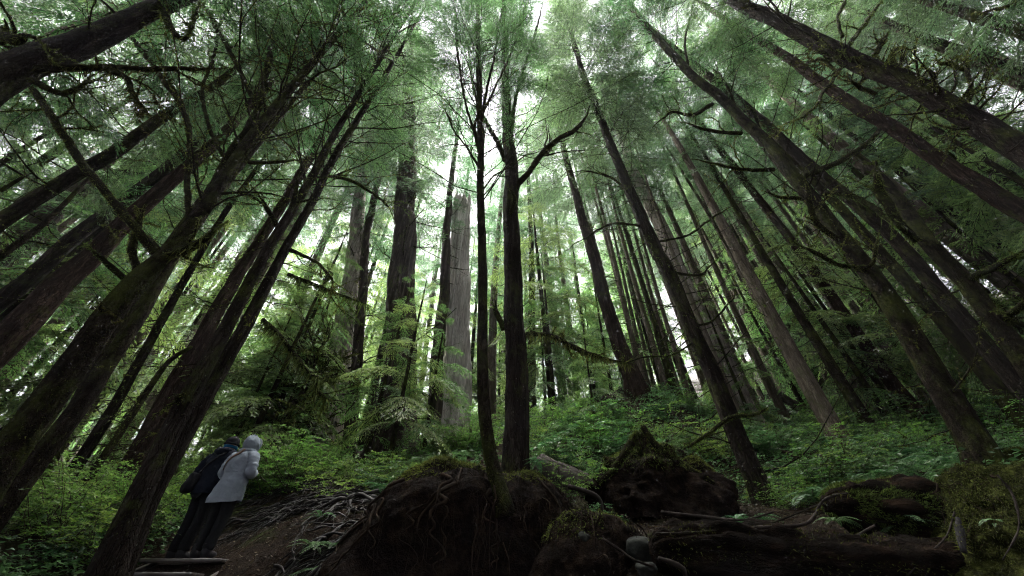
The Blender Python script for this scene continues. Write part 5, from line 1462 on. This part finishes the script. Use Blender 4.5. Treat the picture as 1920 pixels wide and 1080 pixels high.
# small gnarled moss draped trees behind the two people
def gnarled(label, px, py, Y, H, seed):
    rng = np.random.default_rng(seed)
    b = at(px, py, Y); b[2] = ht(b[0], Y) - 0.1
    root = thing('gnarled_tree', label, 'tree', b)
    n = 12; s = np.linspace(0, 1, n)[:, None]
    P = b + np.array([0.12 * H * (1 if seed % 2 else -0.3), 0, H]) * s + np.cumsum(rng.normal(size=(n, 3)) * [0.09, 0.09, 0.02], 0)
    R = np.linspace(0.11, 0.02, n)
    tr = Trunk(P, R)
    mb = MB(); tube(mb, P, R, 12, 0, 0.02, 5, seed, 0.1); strands(mb, P, R, 2500, (0.02, 0.06), 0.012, 0.5, 1, rng)
    mb.build('trunk', [M['mossy_bark'], M['moss']], root)
    lm = MB()
    for k in range(34):
        z = rng.uniform(0.25, 0.98)
        p, r = tr.at(b[2] + z * H)
        az, e = rng.uniform(0, 2 * PI), rng.uniform(-0.1, 0.9)
        L = H * rng.uniform(0.16, 0.42) * (1.15 - 0.5 * z)
        stick(lm, p, dirv(az, e), L, min(0.03, r * 0.6), rng, 0.45, 0.0, 4, 0, 6, 0.28, None, 130, 1, (0.03, 0.09))
    lm.build('branchwork', [M['limb'], M['moss']], root)
gnarled('gnarled moss draped little tree directly above the hikers heads', 505, 835, 10.5, 5.2, 701)
gnarled('crooked mossy little tree left of the pale old cedar, behind the near pair', 455, 830, 12.5, 6.5, 702)
gnarled('small twisted mossy tree close to the left side of the pale old cedar', 550, 845, 12.0, 4.6, 703)
# ------------------------------------------------------------------ the two hikers, seen from behind
def fabric(name, c, rough=0.85, spec=0.06, wr=0.5):
    m, nt, out = newmat(name)
    L = nt.links
    v = coords(nt, (1, 1, 1), False)
    b = nt.nodes.new('ShaderNodeBsdfPrincipled')
    b.inputs['Roughness'].default_value = rough; b.inputs['Specular IOR Level'].default_value = spec
    n1 = noise(nt, v, 9, 5, 0.6, 0.8)
    L.new(ramp(nt, noise(nt, v, 5, 6, 0.6), [(0.3, tuple(x * 0.82 for x in c)), (0.7, tuple(x * 1.08 for x in c))]), b.inputs['Base Color'])
    bp = nt.nodes.new('ShaderNodeBump'); bp.inputs['Strength'].default_value = wr; bp.inputs['Distance'].default_value = 0.03
    L.new(n1, bp.inputs['Height'])
    bp2 = nt.nodes.new('ShaderNodeBump'); bp2.inputs['Strength'].default_value = 0.15; bp2.inputs['Distance'].default_value = 0.002
    L.new(noise(nt, v, 900, 2), bp2.inputs['Height']); L.new(bp.outputs['Normal'], bp2.inputs['Normal'])
    L.new(bp2.outputs['Normal'], b.inputs['Normal'])
    L.new(b.outputs[0], out.inputs['Surface'])
    return m
M['parka'] = fabric('grey_parka_cloth', (0.185, 0.215, 0.25))
M['navy'] = fabric('navy_jacket_cloth', (0.006, 0.008, 0.014))
M['black_cloth'] = fabric('black_cloth', (0.007, 0.0075, 0.009))
M['dark_trousers'] = fabric('dark_trouser_cloth', (0.009, 0.0095, 0.0105))
M['blue'] = fabric('blue_fleece', (0.012, 0.09, 0.17))
M['skin'] = plain('skin', (0.45, 0.28, 0.20), 0.55, 0.1, 20, 0.1)
M['strap'] = plain('brown_leather_strap', (0.085, 0.045, 0.022), 0.55, 0.3, 30, 0.2, 0.4)
M['boot'] = plain('boot_leather', (0.012, 0.012, 0.014), 0.7, 0.4, 20, 0.3, 0.15)
M['sole'] = plain('boot_sole', (0.03, 0.03, 0.03), 0.8, 0.2, 20, 0.1)

def skin_obj(name, verts, edges, rad, mat, parent, root_i=0, sub=2):
    me = bpy.data.meshes.new(name)
    me.from_pydata([tuple(v) for v in verts], edges, [])
    o = bpy.data.objects.new(name, me); C.objects.link(o); o.parent = parent
    me.materials.append(mat)
    md = o.modifiers.new('skin', 'SKIN'); md.use_smooth_shade = True
    for i, r in enumerate(rad):
        sv = me.skin_vertices[0].data[i]
        sv.radius = (r, r) if not isinstance(r, tuple) else r
        sv.use_root = (i == root_i)
    s = o.modifiers.new('sub', 'SUBSURF'); s.levels = sub; s.render_levels = sub
    return o

def make_body(root, H, arms, spread=(0.10, 0.10), fw=(0, 0)):
    V, E, R = [], [], []
    def add(p, r, par=None):
        V.append(tuple(np.array(p) * H / 1.70)); R.append(r * H / 1.70 if not isinstance(r, tuple) else tuple(x * H / 1.70 for x in r))
        if par is not None: E.append((par, len(V) - 1))
        return len(V) - 1
    pel = add((0, 0, 0.92), (0.13, 0.09)); sp = add((0, 0.0, 1.10), (0.11, 0.08), pel); ch = add((0, 0.01, 1.30), (0.12, 0.085), sp)
    nb = add((0, 0.02, 1.43), 0.06, ch); nk = add((0, 0.04, 1.50), 0.052, nb); hd = add((0, 0.055, 1.58), (0.075, 0.09), nk); hc = add((0, 0.06, 1.63), (0.075, 0.088), hd); ht_ = add((0, 0.05, 1.685), 0.05, hc)
    add((0, 0.165, 1.585), 0.012, hd)                                   # nose
    for sx in (-1, 1):
        add((sx * 0.085, 0.045, 1.59), 0.014, hd)                       # ear
        hip = add((sx * 0.09, 0, 0.86), 0.085, pel); i_ = (sx + 1) // 2; q_, w_f = spread[i_], fw[i_]; kn = add((sx * q_, 0.02 + w_f * 0.8, 0.48), 0.05, hip); cf = add((sx * q_, 0.0 + w_f, 0.34), 0.046, kn)
        an = add((sx * q_ * 1.05, -0.01 + w_f, 0.09), 0.034, cf); fo = add((sx * (q_ + 0.008), 0.06 + w_f, 0.055), 0.03, an); add((sx * (q_ + 0.015), 0.13 + w_f, 0.045), 0.025, fo)
        sh, el, wr, pd = arms[sx]
        s_ = add(sh, 0.058, ch); e_ = add(el, 0.042, s_); w_ = add(wr, 0.028, e_)
        pd = norm(pd); side = norm(np.cross(pd, [0, 0, 1.0])) * sx
        palm = add(np.array(wr) + pd * 0.05, (0.034, 0.018), w_)
        kn_ = np.array(wr) + pd * 0.085
        for k, (o_, l) in enumerate(((-0.03, 0.065), (-0.01, 0.078), (0.01, 0.083), (0.03, 0.074))):
            b0 = add(kn_ + side * o_, 0.0095, palm)
            b1 = add(kn_ + side * o_ + pd * l * 0.5 - np.array([0, 0, 0.008]), 0.0088, b0)
            add(kn_ + side * o_ + pd * l * 0.85 - np.array([0, 0, 0.03]), 0.007, b1)
        t0 = add(np.array(wr) + pd * 0.035 + side * 0.038, 0.0105, palm)
        add(np.array(wr) + pd * 0.07 + side * 0.058 - np.array([0, 0, 0.01]), 0.009, t0)
    return skin_obj('body', V, E, R, M['skin'], root, 0, 1)

def ring_interp(rings):
    A = np.array(rings, float)                       # z, cx, cy, rx, ry
    return lambda z: [np.interp(z, A[:, 0], A[:, k]) for k in range(1, 5)]

def loft(mb, rings, seed, na=72, nz=90, wr=0.008, sup=2.5, m=0, hem=0.0, wscale=(6, 6, 5), z_of=None, thick=True):
    f = ring_interp(rings)
    z0, z1 = rings[0][0], rings[-1][0]
    zs = np.linspace(z0, z1, nz)
    # smooth the profile a little
    prof = np.array([[np.mean([f(min(max(z + d, z0), z1))[k] for d in np.linspace(-0.02, 0.02, 5)]) for k in range(4)] for z in zs])
    a = np.arange(na) / na * 2 * PI
    ca, sa = np.cos(a), np.sin(a)
    x = np.sign(ca) * np.abs(ca) ** (2 / sup); y = np.sign(sa) * np.abs(sa) ** (2 / sup)
    v = np.stack([prof[:, 0:1] + prof[:, 2:3] * x, prof[:, 1:2] + prof[:, 3:4] * y, np.repeat(zs[:, None], na, 1)], -1)
    n = np.stack([np.repeat(ca[None], nz, 0), np.repeat(sa[None], nz, 0), np.zeros((nz, na))], -1)
    if hem:
        low = np.clip(1 - (zs - z0) / 0.12, 0, 1)[:, None]
        v[..., 2] -= hem * low * np.clip(-sa, 0, 1)[None] ** 0.5
    w = fbm((v * np.array(wscale)).reshape(-1, 3), 3, seed).reshape(nz, na)
    rid = (1 - np.abs(fbm((v * np.array([3.5, 3.5, 9]) + v[..., ::-1] * 2).reshape(-1, 3), 2, seed + 4))).reshape(nz, na)
    v = v + n * (wr * w + wr * 1.1 * (rid - 0.7))[..., None]
    i = np.arange(nz - 1)[:, None]; j = np.arange(na)[None]
    q = np.stack([i * na + j, i * na + (j + 1) % na, (i + 1) * na + (j + 1) % na, (i + 1) * na + j], -1).reshape(-1, 4)
    vv = v.reshape(-1, 3)
    if thick:                                        # turned up inside of the hem
        ins = v[0] - n[0] * 0.012; up = ins + np.array([0, 0, 0.12])
        k = len(vv); vv = np.vstack([vv, ins, up]); jj = np.arange(na); j2 = (jj + 1) % na
        q = np.vstack([q, np.stack([jj, k + jj, k + j2, j2], -1), np.stack([k + jj, k + na + jj, k + na + j2, k + j2], -1)])
    mb.add(vv, q, None, m)
    return f

def sleeve(mb, pts, rad, seed, m=0, wr=0.012):
    S = spline(np.column_stack([np.array(pts), np.array(rad)]), 0.012)
    P, R = S[:, :3], S[:, 3].copy()
    s = np.linspace(0, 1, len(P))
    R *= 1 + 0.07 * np.sin(s * 46 + seed) * np.exp(-((s - 0.5) / 0.22) ** 2) + 0.03 * np.sin(s * 71 + 2 * seed)
    tube(mb, P, R, 28, m, wr, 9, seed)

def ellipsoid(mb, c, r, seed=0, wr=0.0, cut=None, m=0, rot=0.0, nu=40, na=56):
    th = np.linspace(0.001, PI - 0.001, nu); a = np.arange(na) / na * 2 * PI
    T, A = np.meshgrid(th, a, indexing='ij')
    d = np.stack([np.sin(T) * np.cos(A), np.sin(T) * np.sin(A), np.cos(T)], -1).reshape(-1, 3)
    v = d * np.array(r)
    if wr: v = v * (1 + wr * fbm(d * 3.5, 3, seed))[:, None]
    cr, sr = math.cos(rot), math.sin(rot)
    v = np.column_stack([v[:, 0], v[:, 1] * cr - v[:, 2] * sr, v[:, 1] * sr + v[:, 2] * cr]) + np.array(c)
    i = np.arange(nu - 1)[:, None]; j = np.arange(na)[None]
    q = np.stack([i * na + j, (i + 1) * na + j, (i + 1) * na + (j + 1) % na, i * na + (j + 1) % na], -1).reshape(-1, 4)
    if cut is not None:
        k = cut(d); q = q[~k[q].any(1)]
    mb.add(v, q, None, m)

def local(mb, name, mats, parent, sub=0):
    o = mb.build(name, mats, None)
    o.parent = parent
    if sub:
        s = o.modifiers.new('sub', 'SUBSURF'); s.levels = s.render_levels = sub
    return o

def trousers(root, H, mat, spread=(0.10, 0.10), fw=(0.0, 0.0)):
    k = H / 1.70
    V = [(0, 0, 0.90)]; R = [(0.15 * k, 0.10 * k)]; E = []
    for sx, i in ((-1, 0), (1, 1)):
        b = len(V)
        for p, r in (((sx * 0.085, 0, 0.82), 0.105), ((sx * spread[i] * 0.95, 0.02 + fw[i] * 0.5, 0.62), 0.092), ((sx * spread[i], 0.025 + fw[i] * 0.8, 0.47), 0.082), ((sx * spread[i] * 1.03, 0.0 + fw[i], 0.30), 0.078), ((sx * spread[i] * 1.04, -0.01 + fw[i], 0.15), 0.076), ((sx * spread[i] * 1.05, -0.01 + fw[i], 0.10), 0.078)):
            V.append(tuple(np.array(p) * k)); R.append(r * k)
        E += [(0, b)] + [(b + j, b + j + 1) for j in range(5)]
    V[0] = (0, 0, 0.90 * k)
    o = skin_obj('trousers', V, E, R, mat, root, 0, 2)
    tx = bpy.data.textures.new('cloth_folds', 'CLOUDS'); tx.noise_scale = 0.06
    dm = o.modifiers.new('folds', 'DISPLACE'); dm.texture = tx; dm.strength = 0.022; dm.mid_level = 0.5
    return o

def boots(root, H, spread, fw=(0, 0)):
    k = H / 1.70
    for sx, i in ((-1, 0), (1, 1)):
        x = sx * spread[i] * 1.05 * k; y0 = fw[i] * k - 0.01
        mb = MB()
        P = np.array([[x, y0 - 0.01, 0.19], [x, y0 - 0.012, 0.12], [x, y0 + 0.0, 0.075], [x + sx * 0.008, y0 + 0.07, 0.06], [x + sx * 0.015, y0 + 0.14, 0.05], [x + sx * 0.018, y0 + 0.185, 0.045]])
        S = spline(np.column_stack([P, [0.058, 0.055, 0.062, 0.056, 0.05, 0.036]]), 0.012)
        tube(mb, S[:, :3], S[:, 3], 20, 0, 0.004, 14, 3)
        b = local(mb, 'boot', [M['boot']], root)
        sb = MB()
        aa = np.arange(24) / 24 * 2 * PI
        ox = 0.048 * np.cos(aa) * (1 + 0.12 * np.sin(aa)); oy = 0.135 * np.sin(aa)
        lo = np.column_stack([x + sx * 0.008 + ox, y0 + 0.065 + oy, np.full(24, 0.0)]); hi = lo + [0, 0, 0.028]
        j = np.arange(24); j2 = (j + 1) % 24
        sb.add(np.vstack([lo, hi, lo.mean(0), hi.mean(0)]), np.stack([j, j2, 24 + j2, 24 + j], -1), np.vstack([np.stack([np.full(24, 48), j2, j], -1), np.stack([np.full(24, 49), 24 + j, 24 + j2], -1)]))
        local(sb, 'sole', [M['sole']], b, 0)

def band(mb, P, nrm, w, t):
    """flat strap along points with outward normals"""
    P, nrm = np.array(P), norm(np.array(nrm))
    T = norm(np.gradient(P, axis=0)); S = norm(np.cross(T, nrm))
    c = [P + S * w / 2 + nrm * t, P - S * w / 2 + nrm * t, P - S * w / 2 - nrm * t, P + S * w / 2 - nrm * t]
    v = np.stack(c, 1).reshape(-1, 3); n = len(P)
    i = np.arange(n - 1)[:, None]; j = np.arange(4)[None]
    q = np.stack([i * 4 + j, i * 4 + (j + 1) % 4, (i + 1) * 4 + (j + 1) % 4, (i + 1) * 4 + j], -1).reshape(-1, 4)
    mb.add(v, np.vstack([q, [[0, 3, 2, 1]], [[(n - 1) * 4, (n - 1) * 4 + 1, (n - 1) * 4 + 2, (n - 1) * 4 + 3]]]))

def surf(f, z, ang, off, sup=2.5):
    cx, cy, rx, ry = f(z)
    ca, sa = math.cos(ang), math.sin(ang)
    x = math.copysign(abs(ca) ** (2 / sup), ca); y = math.copysign(abs(sa) ** (2 / sup), sa)
    n = norm(np.array([ca / rx, sa / ry, 0.25]))
    return np.array([cx + rx * x, cy + ry * y, z]) + n * off, n

# ---- grey parka
pA = at(376, 1043, 6.42); gA = zt
A = thing('person', 'person in a long light grey hooded parka seen from behind, brown strap over the back', 'person', (pA[0], pA[1], gA), math.radians(-12), None)
armsA = {-1: ((-0.17, 0.01, 1.38), (-0.235, -0.03, 1.13), (-0.09, 0.20, 1.17), (0.6, 0.6, 0.1)), 1: ((0.17, 0.01, 1.38), (0.26, -0.02, 1.13), (0.12, 0.21, 1.20), (-0.6, 0.6, 0.1))}
make_body(A, 1.68, armsA, (0.095, 0.105), (0.0, -0.03))
mb = MB()
fA = loft(mb, [(0.735, 0, -0.015, 0.235, 0.185), (0.80, 0, -0.012, 0.24, 0.185), (0.92, 0, -0.01, 0.225, 0.17), (1.04, 0, 0, 0.20, 0.15), (1.105, 0, 0, 0.185, 0.138), (1.125, 0, 0, 0.180, 0.135), (1.145, 0, 0, 0.190, 0.140), (1.25, 0, 0.0, 0.205, 0.148), (1.34, 0, 0.0, 0.212, 0.142), (1.39, 0, 0.005, 0.20, 0.128), (1.425, 0, 0.01, 0.165, 0.11), (1.455, 0, 0.02, 0.115, 0.095), (1.49, 0, 0.03, 0.08, 0.085)], 3, wr=0.012, hem=0.05)
sleeve(mb, [(0.14, 0.0, 1.385), (0.20, -0.005, 1.34), (0.245, -0.02, 1.22), (0.262, -0.02, 1.13), (0.235, 0.05, 1.115), (0.17, 0.15, 1.16), (0.125, 0.20, 1.19)], [0.085, 0.085, 0.078, 0.074, 0.068, 0.056, 0.048], 4)
sleeve(mb, [(-0.14, 0.0, 1.385), (-0.20, -0.005, 1.34), (-0.235, -0.02, 1.22), (-0.245, -0.02, 1.13), (-0.215, 0.05, 1.115), (-0.14, 0.15, 1.14), (-0.10, 0.19, 1.16)], [0.085, 0.085, 0.078, 0.074, 0.068, 0.056, 0.048], 5)
coatA = local(mb, 'parka', [M['parka']], A)
mb = MB()                                            # waist drawcord channel
pts = [surf(fA, 1.128 + 0.004 * math.sin(3 * t), t, 0.004) for t in np.linspace(PI * 1.02, PI * 1.98, 40)]
band(mb, [p for p, _ in pts], [n for _, n in pts], 0.022, 0.004)
local(mb, 'waist_seam', [M['parka']], coatA)
mb = MB()
ellipsoid(mb, (0.0, 0.035, 1.575), (0.112, 0.135, 0.150), 11, 0.05, lambda d: (d[:, 1] > 0.72) & (d[:, 2] > -0.7), 0, 0.12)
rim = [np.array([0.112 * 0.70 * math.cos(t), 0.035 + 0.135 * 0.75 + 0.012, 1.575 + 0.02 + 0.150 * 0.70 * math.sin(t)]) for t in np.linspace(0, 2 * PI, 40)]
tube(mb, rim, 0.012, 8, 0, 0.003, 9, 2, cap=False)
S = [np.array([0.105 * math.cos(t), 0.025 + 0.10 * math.sin(t), 1.468 + 0.012 * math.sin(t)]) for t in np.linspace(0, 2 * PI, 50)]
tube(mb, S, 0.030, 14, 0, 0.008, 9, 6, cap=False)
hoodA = local(mb, 'hood', [M['parka']], A)
mb = MB()
S = [np.array([0.004 * math.sin(t * 5), 0.035 - 0.135 * 1.03 * math.cos(t) , 1.575 + 0.150 * 1.03 * math.sin(t)]) for t in np.linspace(-0.4, 1.7, 30)]
band(mb, S, [p - np.array([0, 0.035, 1.575]) for p in S], 0.05, 0.003)
local(mb, 'hood_panel', [M['parka']], hoodA)
trousers(A, 1.68, M['dark_trousers'], (0.095, 0.105), (0.0, -0.03))
boots(A, 1.68, (0.095, 0.105), (0.0, -0.03))

st_ = thing('bag_strap', 'brown leather strap crossing the back of the grey parka', 'strap', (0, 0, 0))
mb = MB()
Rz = np.array(Matrix.Rotation(math.radians(-12), 3, 'Z'))
pts = []
for t in np.linspace(0, 1, 36):
    z = 1.462 - 0.30 * t
    ang = -PI / 2 + 0.45 - t * 1.50
    p, n = surf(fA, z, ang, 0.024)
    if t < 0.25: p = p + np.array([0, -0.035, 0.0]) * (1 - t / 0.25)
    pts.append((p, n))
Pw = [Rz @ p + np.array(A.location) for p, _ in pts]; Nw = [Rz @ n for _, n in pts]
st_.location = Pw[18]
band(mb, Pw, Nw, 0.038, 0.004)
mb.build('strap_band', [M['strap']], st_)

# ---- dark jacket
pB = at(326, 1047, 6.6)
B = thing('person', 'person in dark navy jacket and black knit cap standing left of the grey parka', 'person', (pB[0], pB[1] + 0.02, gA), math.radians(-14), None)
armsB = {-1: ((-0.18, 0.01, 1.41), (-0.30, -0.03, 1.18), (-0.15, 0.17, 1.05), (0.6, 0.5, -0.3)), 1: ((0.18, 0.01, 1.41), (0.27, 0.0, 1.15), (0.12, 0.20, 1.10), (-0.5, 0.6, 0.0))}
make_body(B, 1.74, armsB, (0.105, 0.11), (0.02, -0.02))
mb = MB()
fB = loft(mb, [(0.86, 0, -0.01, 0.20, 0.165), (0.95, 0, -0.01, 0.205, 0.165), (1.08, 0, 0, 0.20, 0.155), (1.18, 0, 0, 0.205, 0.15), (1.30, 0, 0, 0.22, 0.155), (1.40, 0, 0.0, 0.222, 0.145), (1.45, 0, 0.01, 0.195, 0.125), (1.485, 0, 0.015, 0.14, 0.105), (1.52, 0, 0.03, 0.09, 0.09), (1.56, 0, 0.035, 0.08, 0.085)], 23, wr=0.014, hem=0.01)
sleeve(mb, [(-0.15, 0.0, 1.44), (-0.215, -0.01, 1.39), (-0.28, -0.03, 1.28), (-0.31, -0.03, 1.19), (-0.275, 0.05, 1.13), (-0.20, 0.13, 1.08), (-0.16, 0.165, 1.06)], [0.09, 0.09, 0.08, 0.074, 0.066, 0.055, 0.048], 7)
sleeve(mb, [(0.15, 0.0, 1.44), (0.215, -0.01, 1.39), (0.26, -0.02, 1.27), (0.275, 0.0, 1.16), (0.23, 0.08, 1.12), (0.16, 0.17, 1.10), (0.13, 0.20, 1.10)], [0.09, 0.09, 0.08, 0.074, 0.066, 0.055, 0.048], 8)
coatB = local(mb, 'jacket', [M['navy']], B)
mb = MB()                                            # folded down hood behind the neck
S = [np.array([0.135 * math.cos(t), 0.01 + 0.12 * math.sin(t), 1.515 + 0.02 * math.sin(t)]) for t in np.linspace(PI * 0.95, PI * 2.05, 40)]
tube(mb, S, 0.02 + 0.036 * np.sin(np.linspace(0, PI, 40)) ** 0.6, 14, 0, 0.01, 9, 9)
local(mb, 'folded_hood', [M['navy']], coatB)
mb = MB()
ellipsoid(mb, (0, 0.052, 1.665), (0.100, 0.116, 0.118), 15, 0.03, lambda d: d[:, 2] < -0.30)
S = [np.array([0.099 * math.cos(t), 0.052 + 0.114 * math.sin(t), 1.642]) for t in np.linspace(0, 2 * PI, 48)]
tube(mb, S, 0.017, 10, 0, 0.003, 12, 2, cap=False)
local(mb, 'knit_cap', [M['black_cloth']], B)
mb = MB()
for dz in (0, 0.022):
    S = [np.array([0.088 * math.cos(t), 0.052 + 0.102 * math.sin(t), 1.585 + dz]) for t in np.linspace(0, 2 * PI, 48)]
    tube(mb, S, 0.014, 10, 0, 0.003, 12, 3, cap=False)
local(mb, 'neck_gaiter', [M['blue']], B)
trousers(B, 1.74, M['black_cloth'], (0.105, 0.11), (0.02, -0.02))
boots(B, 1.74, (0.105, 0.11), (0.02, -0.02))

Rb = np.array(Matrix.Rotation(math.radians(-14), 3, 'Z'))
Lb = np.array(B.location)
bag = thing('shoulder_bag', 'soft black bag hanging at the left hip of the navy jacket', 'bag', Rb @ np.array([-0.22, -0.10, 0.80]) + Lb)
mb = MB()
nu = 26
for _ in (0,):
    th = np.linspace(0.001, PI - 0.001, nu); a = np.arange(36) / 36 * 2 * PI
    T, Aa = np.meshgrid(th, a, indexing='ij')
    sgn = lambda t, e: np.sign(t) * np.abs(t) ** e
    v = np.stack([0.12 * sgn(np.sin(T), 0.5) * sgn(np.cos(Aa), 0.5), 0.075 * sgn(np.sin(T), 0.6) * sgn(np.sin(Aa), 0.7), 0.15 * sgn(np.cos(T), 0.55)], -1).reshape(-1, 3)
    v *= (1 + 0.05 * fbm(v * 14, 3, 4))[:, None]
    v[:, 1] -= 0.02 * (v[:, 2] < 0)
    i = np.arange(nu - 1)[:, None]; j = np.arange(36)[None]
    q = np.stack([i * 36 + j, (i + 1) * 36 + j, (i + 1) * 36 + (j + 1) % 36, i * 36 + (j + 1) % 36], -1).reshape(-1, 4)
    ctr = np.array([-0.19, -0.17, 1.0])
    R2 = np.array(Matrix.Rotation(-0.45, 3, 'Z')).T
    mb.add((v @ R2 + ctr) @ Rb.T + Lb, q)
mb.build('bag_body', [M['black_cloth']], bag)
mb = MB()
pts = []
for t in np.linspace(0, 1, 40):
    z = 1.05 + 0.45 * t; ang = -PI / 2 - 0.95 + 1.75 * t
    p, n = surf(fB, z, ang, 0.022)
    pts.append((p, n))
band(mb, [Rb @ p + Lb for p, _ in pts], [Rb @ n for _, n in pts], 0.04, 0.004)
mb.build('strap', [M['black_cloth']], bag)
HAZE = 0.0005
EXPOSURE = 4.85
# ------------------------------------------------------------------ camera, light, air
cam = bpy.data.cameras.new('camera')
cam.sensor_fit = 'HORIZONTAL'; cam.sensor_width = 36.0
cam.lens = F_PX / 1920 * 36.0
cam.clip_start = 0.05; cam.clip_end = 2000
co = bpy.data.objects.new('camera', cam); C.objects.link(co)
co.location = (0, 0, CAMZ); co.rotation_euler = (PI / 2 + PITCH, 0, 0)
sc.camera = co

SUN_EL, SUN_AZ = math.radians(49), math.radians(-12)     # azimuth from +Y towards +X
sun = bpy.data.lights.new('sun', 'SUN'); sun.energy = 5.0; sun.angle = math.radians(90); sun.color = (1.0, 0.97, 0.93)
so = bpy.data.objects.new('sun', sun); C.objects.link(so)
so.location = (0, 0, 60)
d = Vector((math.sin(SUN_AZ) * math.cos(SUN_EL), math.cos(SUN_AZ) * math.cos(SUN_EL), math.sin(SUN_EL)))
so.rotation_euler = (-d).to_track_quat('-Z', 'Y').to_euler()

w = bpy.data.worlds.new('World'); sc.world = w; w.use_nodes = True
nt = w.node_tree; nt.nodes.clear()
out = nt.nodes.new('ShaderNodeOutputWorld'); bgd = nt.nodes.new('ShaderNodeBackground')
sky = nt.nodes.new('ShaderNodeTexSky'); sky.sky_type = 'NISHITA'; sky.sun_disc = False
sky.sun_elevation = SUN_EL; sky.sun_rotation = SUN_AZ; sky.dust_density = 4.0; sky.air_density = 1.0
hs = nt.nodes.new('ShaderNodeHueSaturation'); hs.inputs['Saturation'].default_value = 0.18
nt.links.new(sky.outputs[0], hs.inputs['Color'])
mx = nt.nodes.new('ShaderNodeMix'); mx.data_type = 'RGBA'; mx.inputs[0].default_value = 0.97
nt.links.new(hs.outputs[0], mx.inputs[6]); mx.inputs[7].default_value = (0.56, 0.54, 0.66, 1)    # the overcast layer
nt.links.new(mx.outputs[2], bgd.inputs['Color']); bgd.inputs['Strength'].default_value = 0.05
nt.links.new(bgd.outputs[0], out.inputs['Surface'])

if HAZE:
    m, nt, out = newmat('haze_air')
    vol = nt.nodes.new('ShaderNodeVolumePrincipled')
    vol.inputs['Color'].default_value = (0.93, 0.96, 1.0, 1)
    vol.inputs['Density'].default_value = HAZE
    vol.inputs['Anisotropy'].default_value = 0.3
    nt.links.new(vol.outputs[0], out.inputs['Volume'])
    mb = MB()
    x0, x1, y0, y1, z0, z1 = -125, 125, -75, 165, -60, 140
    v = [(x0, y0, z0), (x1, y0, z0), (x1, y1, z0), (x0, y1, z0), (x0, y0, z1), (x1, y0, z1), (x1, y1, z1), (x0, y1, z1)]
    mb.add(v, [[0, 3, 2, 1], [4, 5, 6, 7], [0, 1, 5, 4], [1, 2, 6, 5], [2, 3, 7, 6], [3, 0, 4, 7]])
    o = mb.build('haze', m, smooth=False); o['kind'] = 'stuff'

sc.view_settings.view_transform = 'Standard'; sc.view_settings.look = 'None'
sc.view_settings.gamma = 1.0; sc.view_settings.exposure = EXPOSURE
cy = sc.cycles
cy.max_bounces = 8; cy.diffuse_bounces = 6; cy.glossy_bounces = 2; cy.transmission_bounces = 6; cy.transparent_max_bounces = 4; cy.volume_bounces = 0
cy.use_denoising = True
cy.filter_width = 1.1
try:
    cy.denoising_prefilter = 'NONE'; cy.denoising_input_passes = 'RGB_ALBEDO_NORMAL'
except Exception:
    pass
cy.sample_clamp_indirect = 4.0
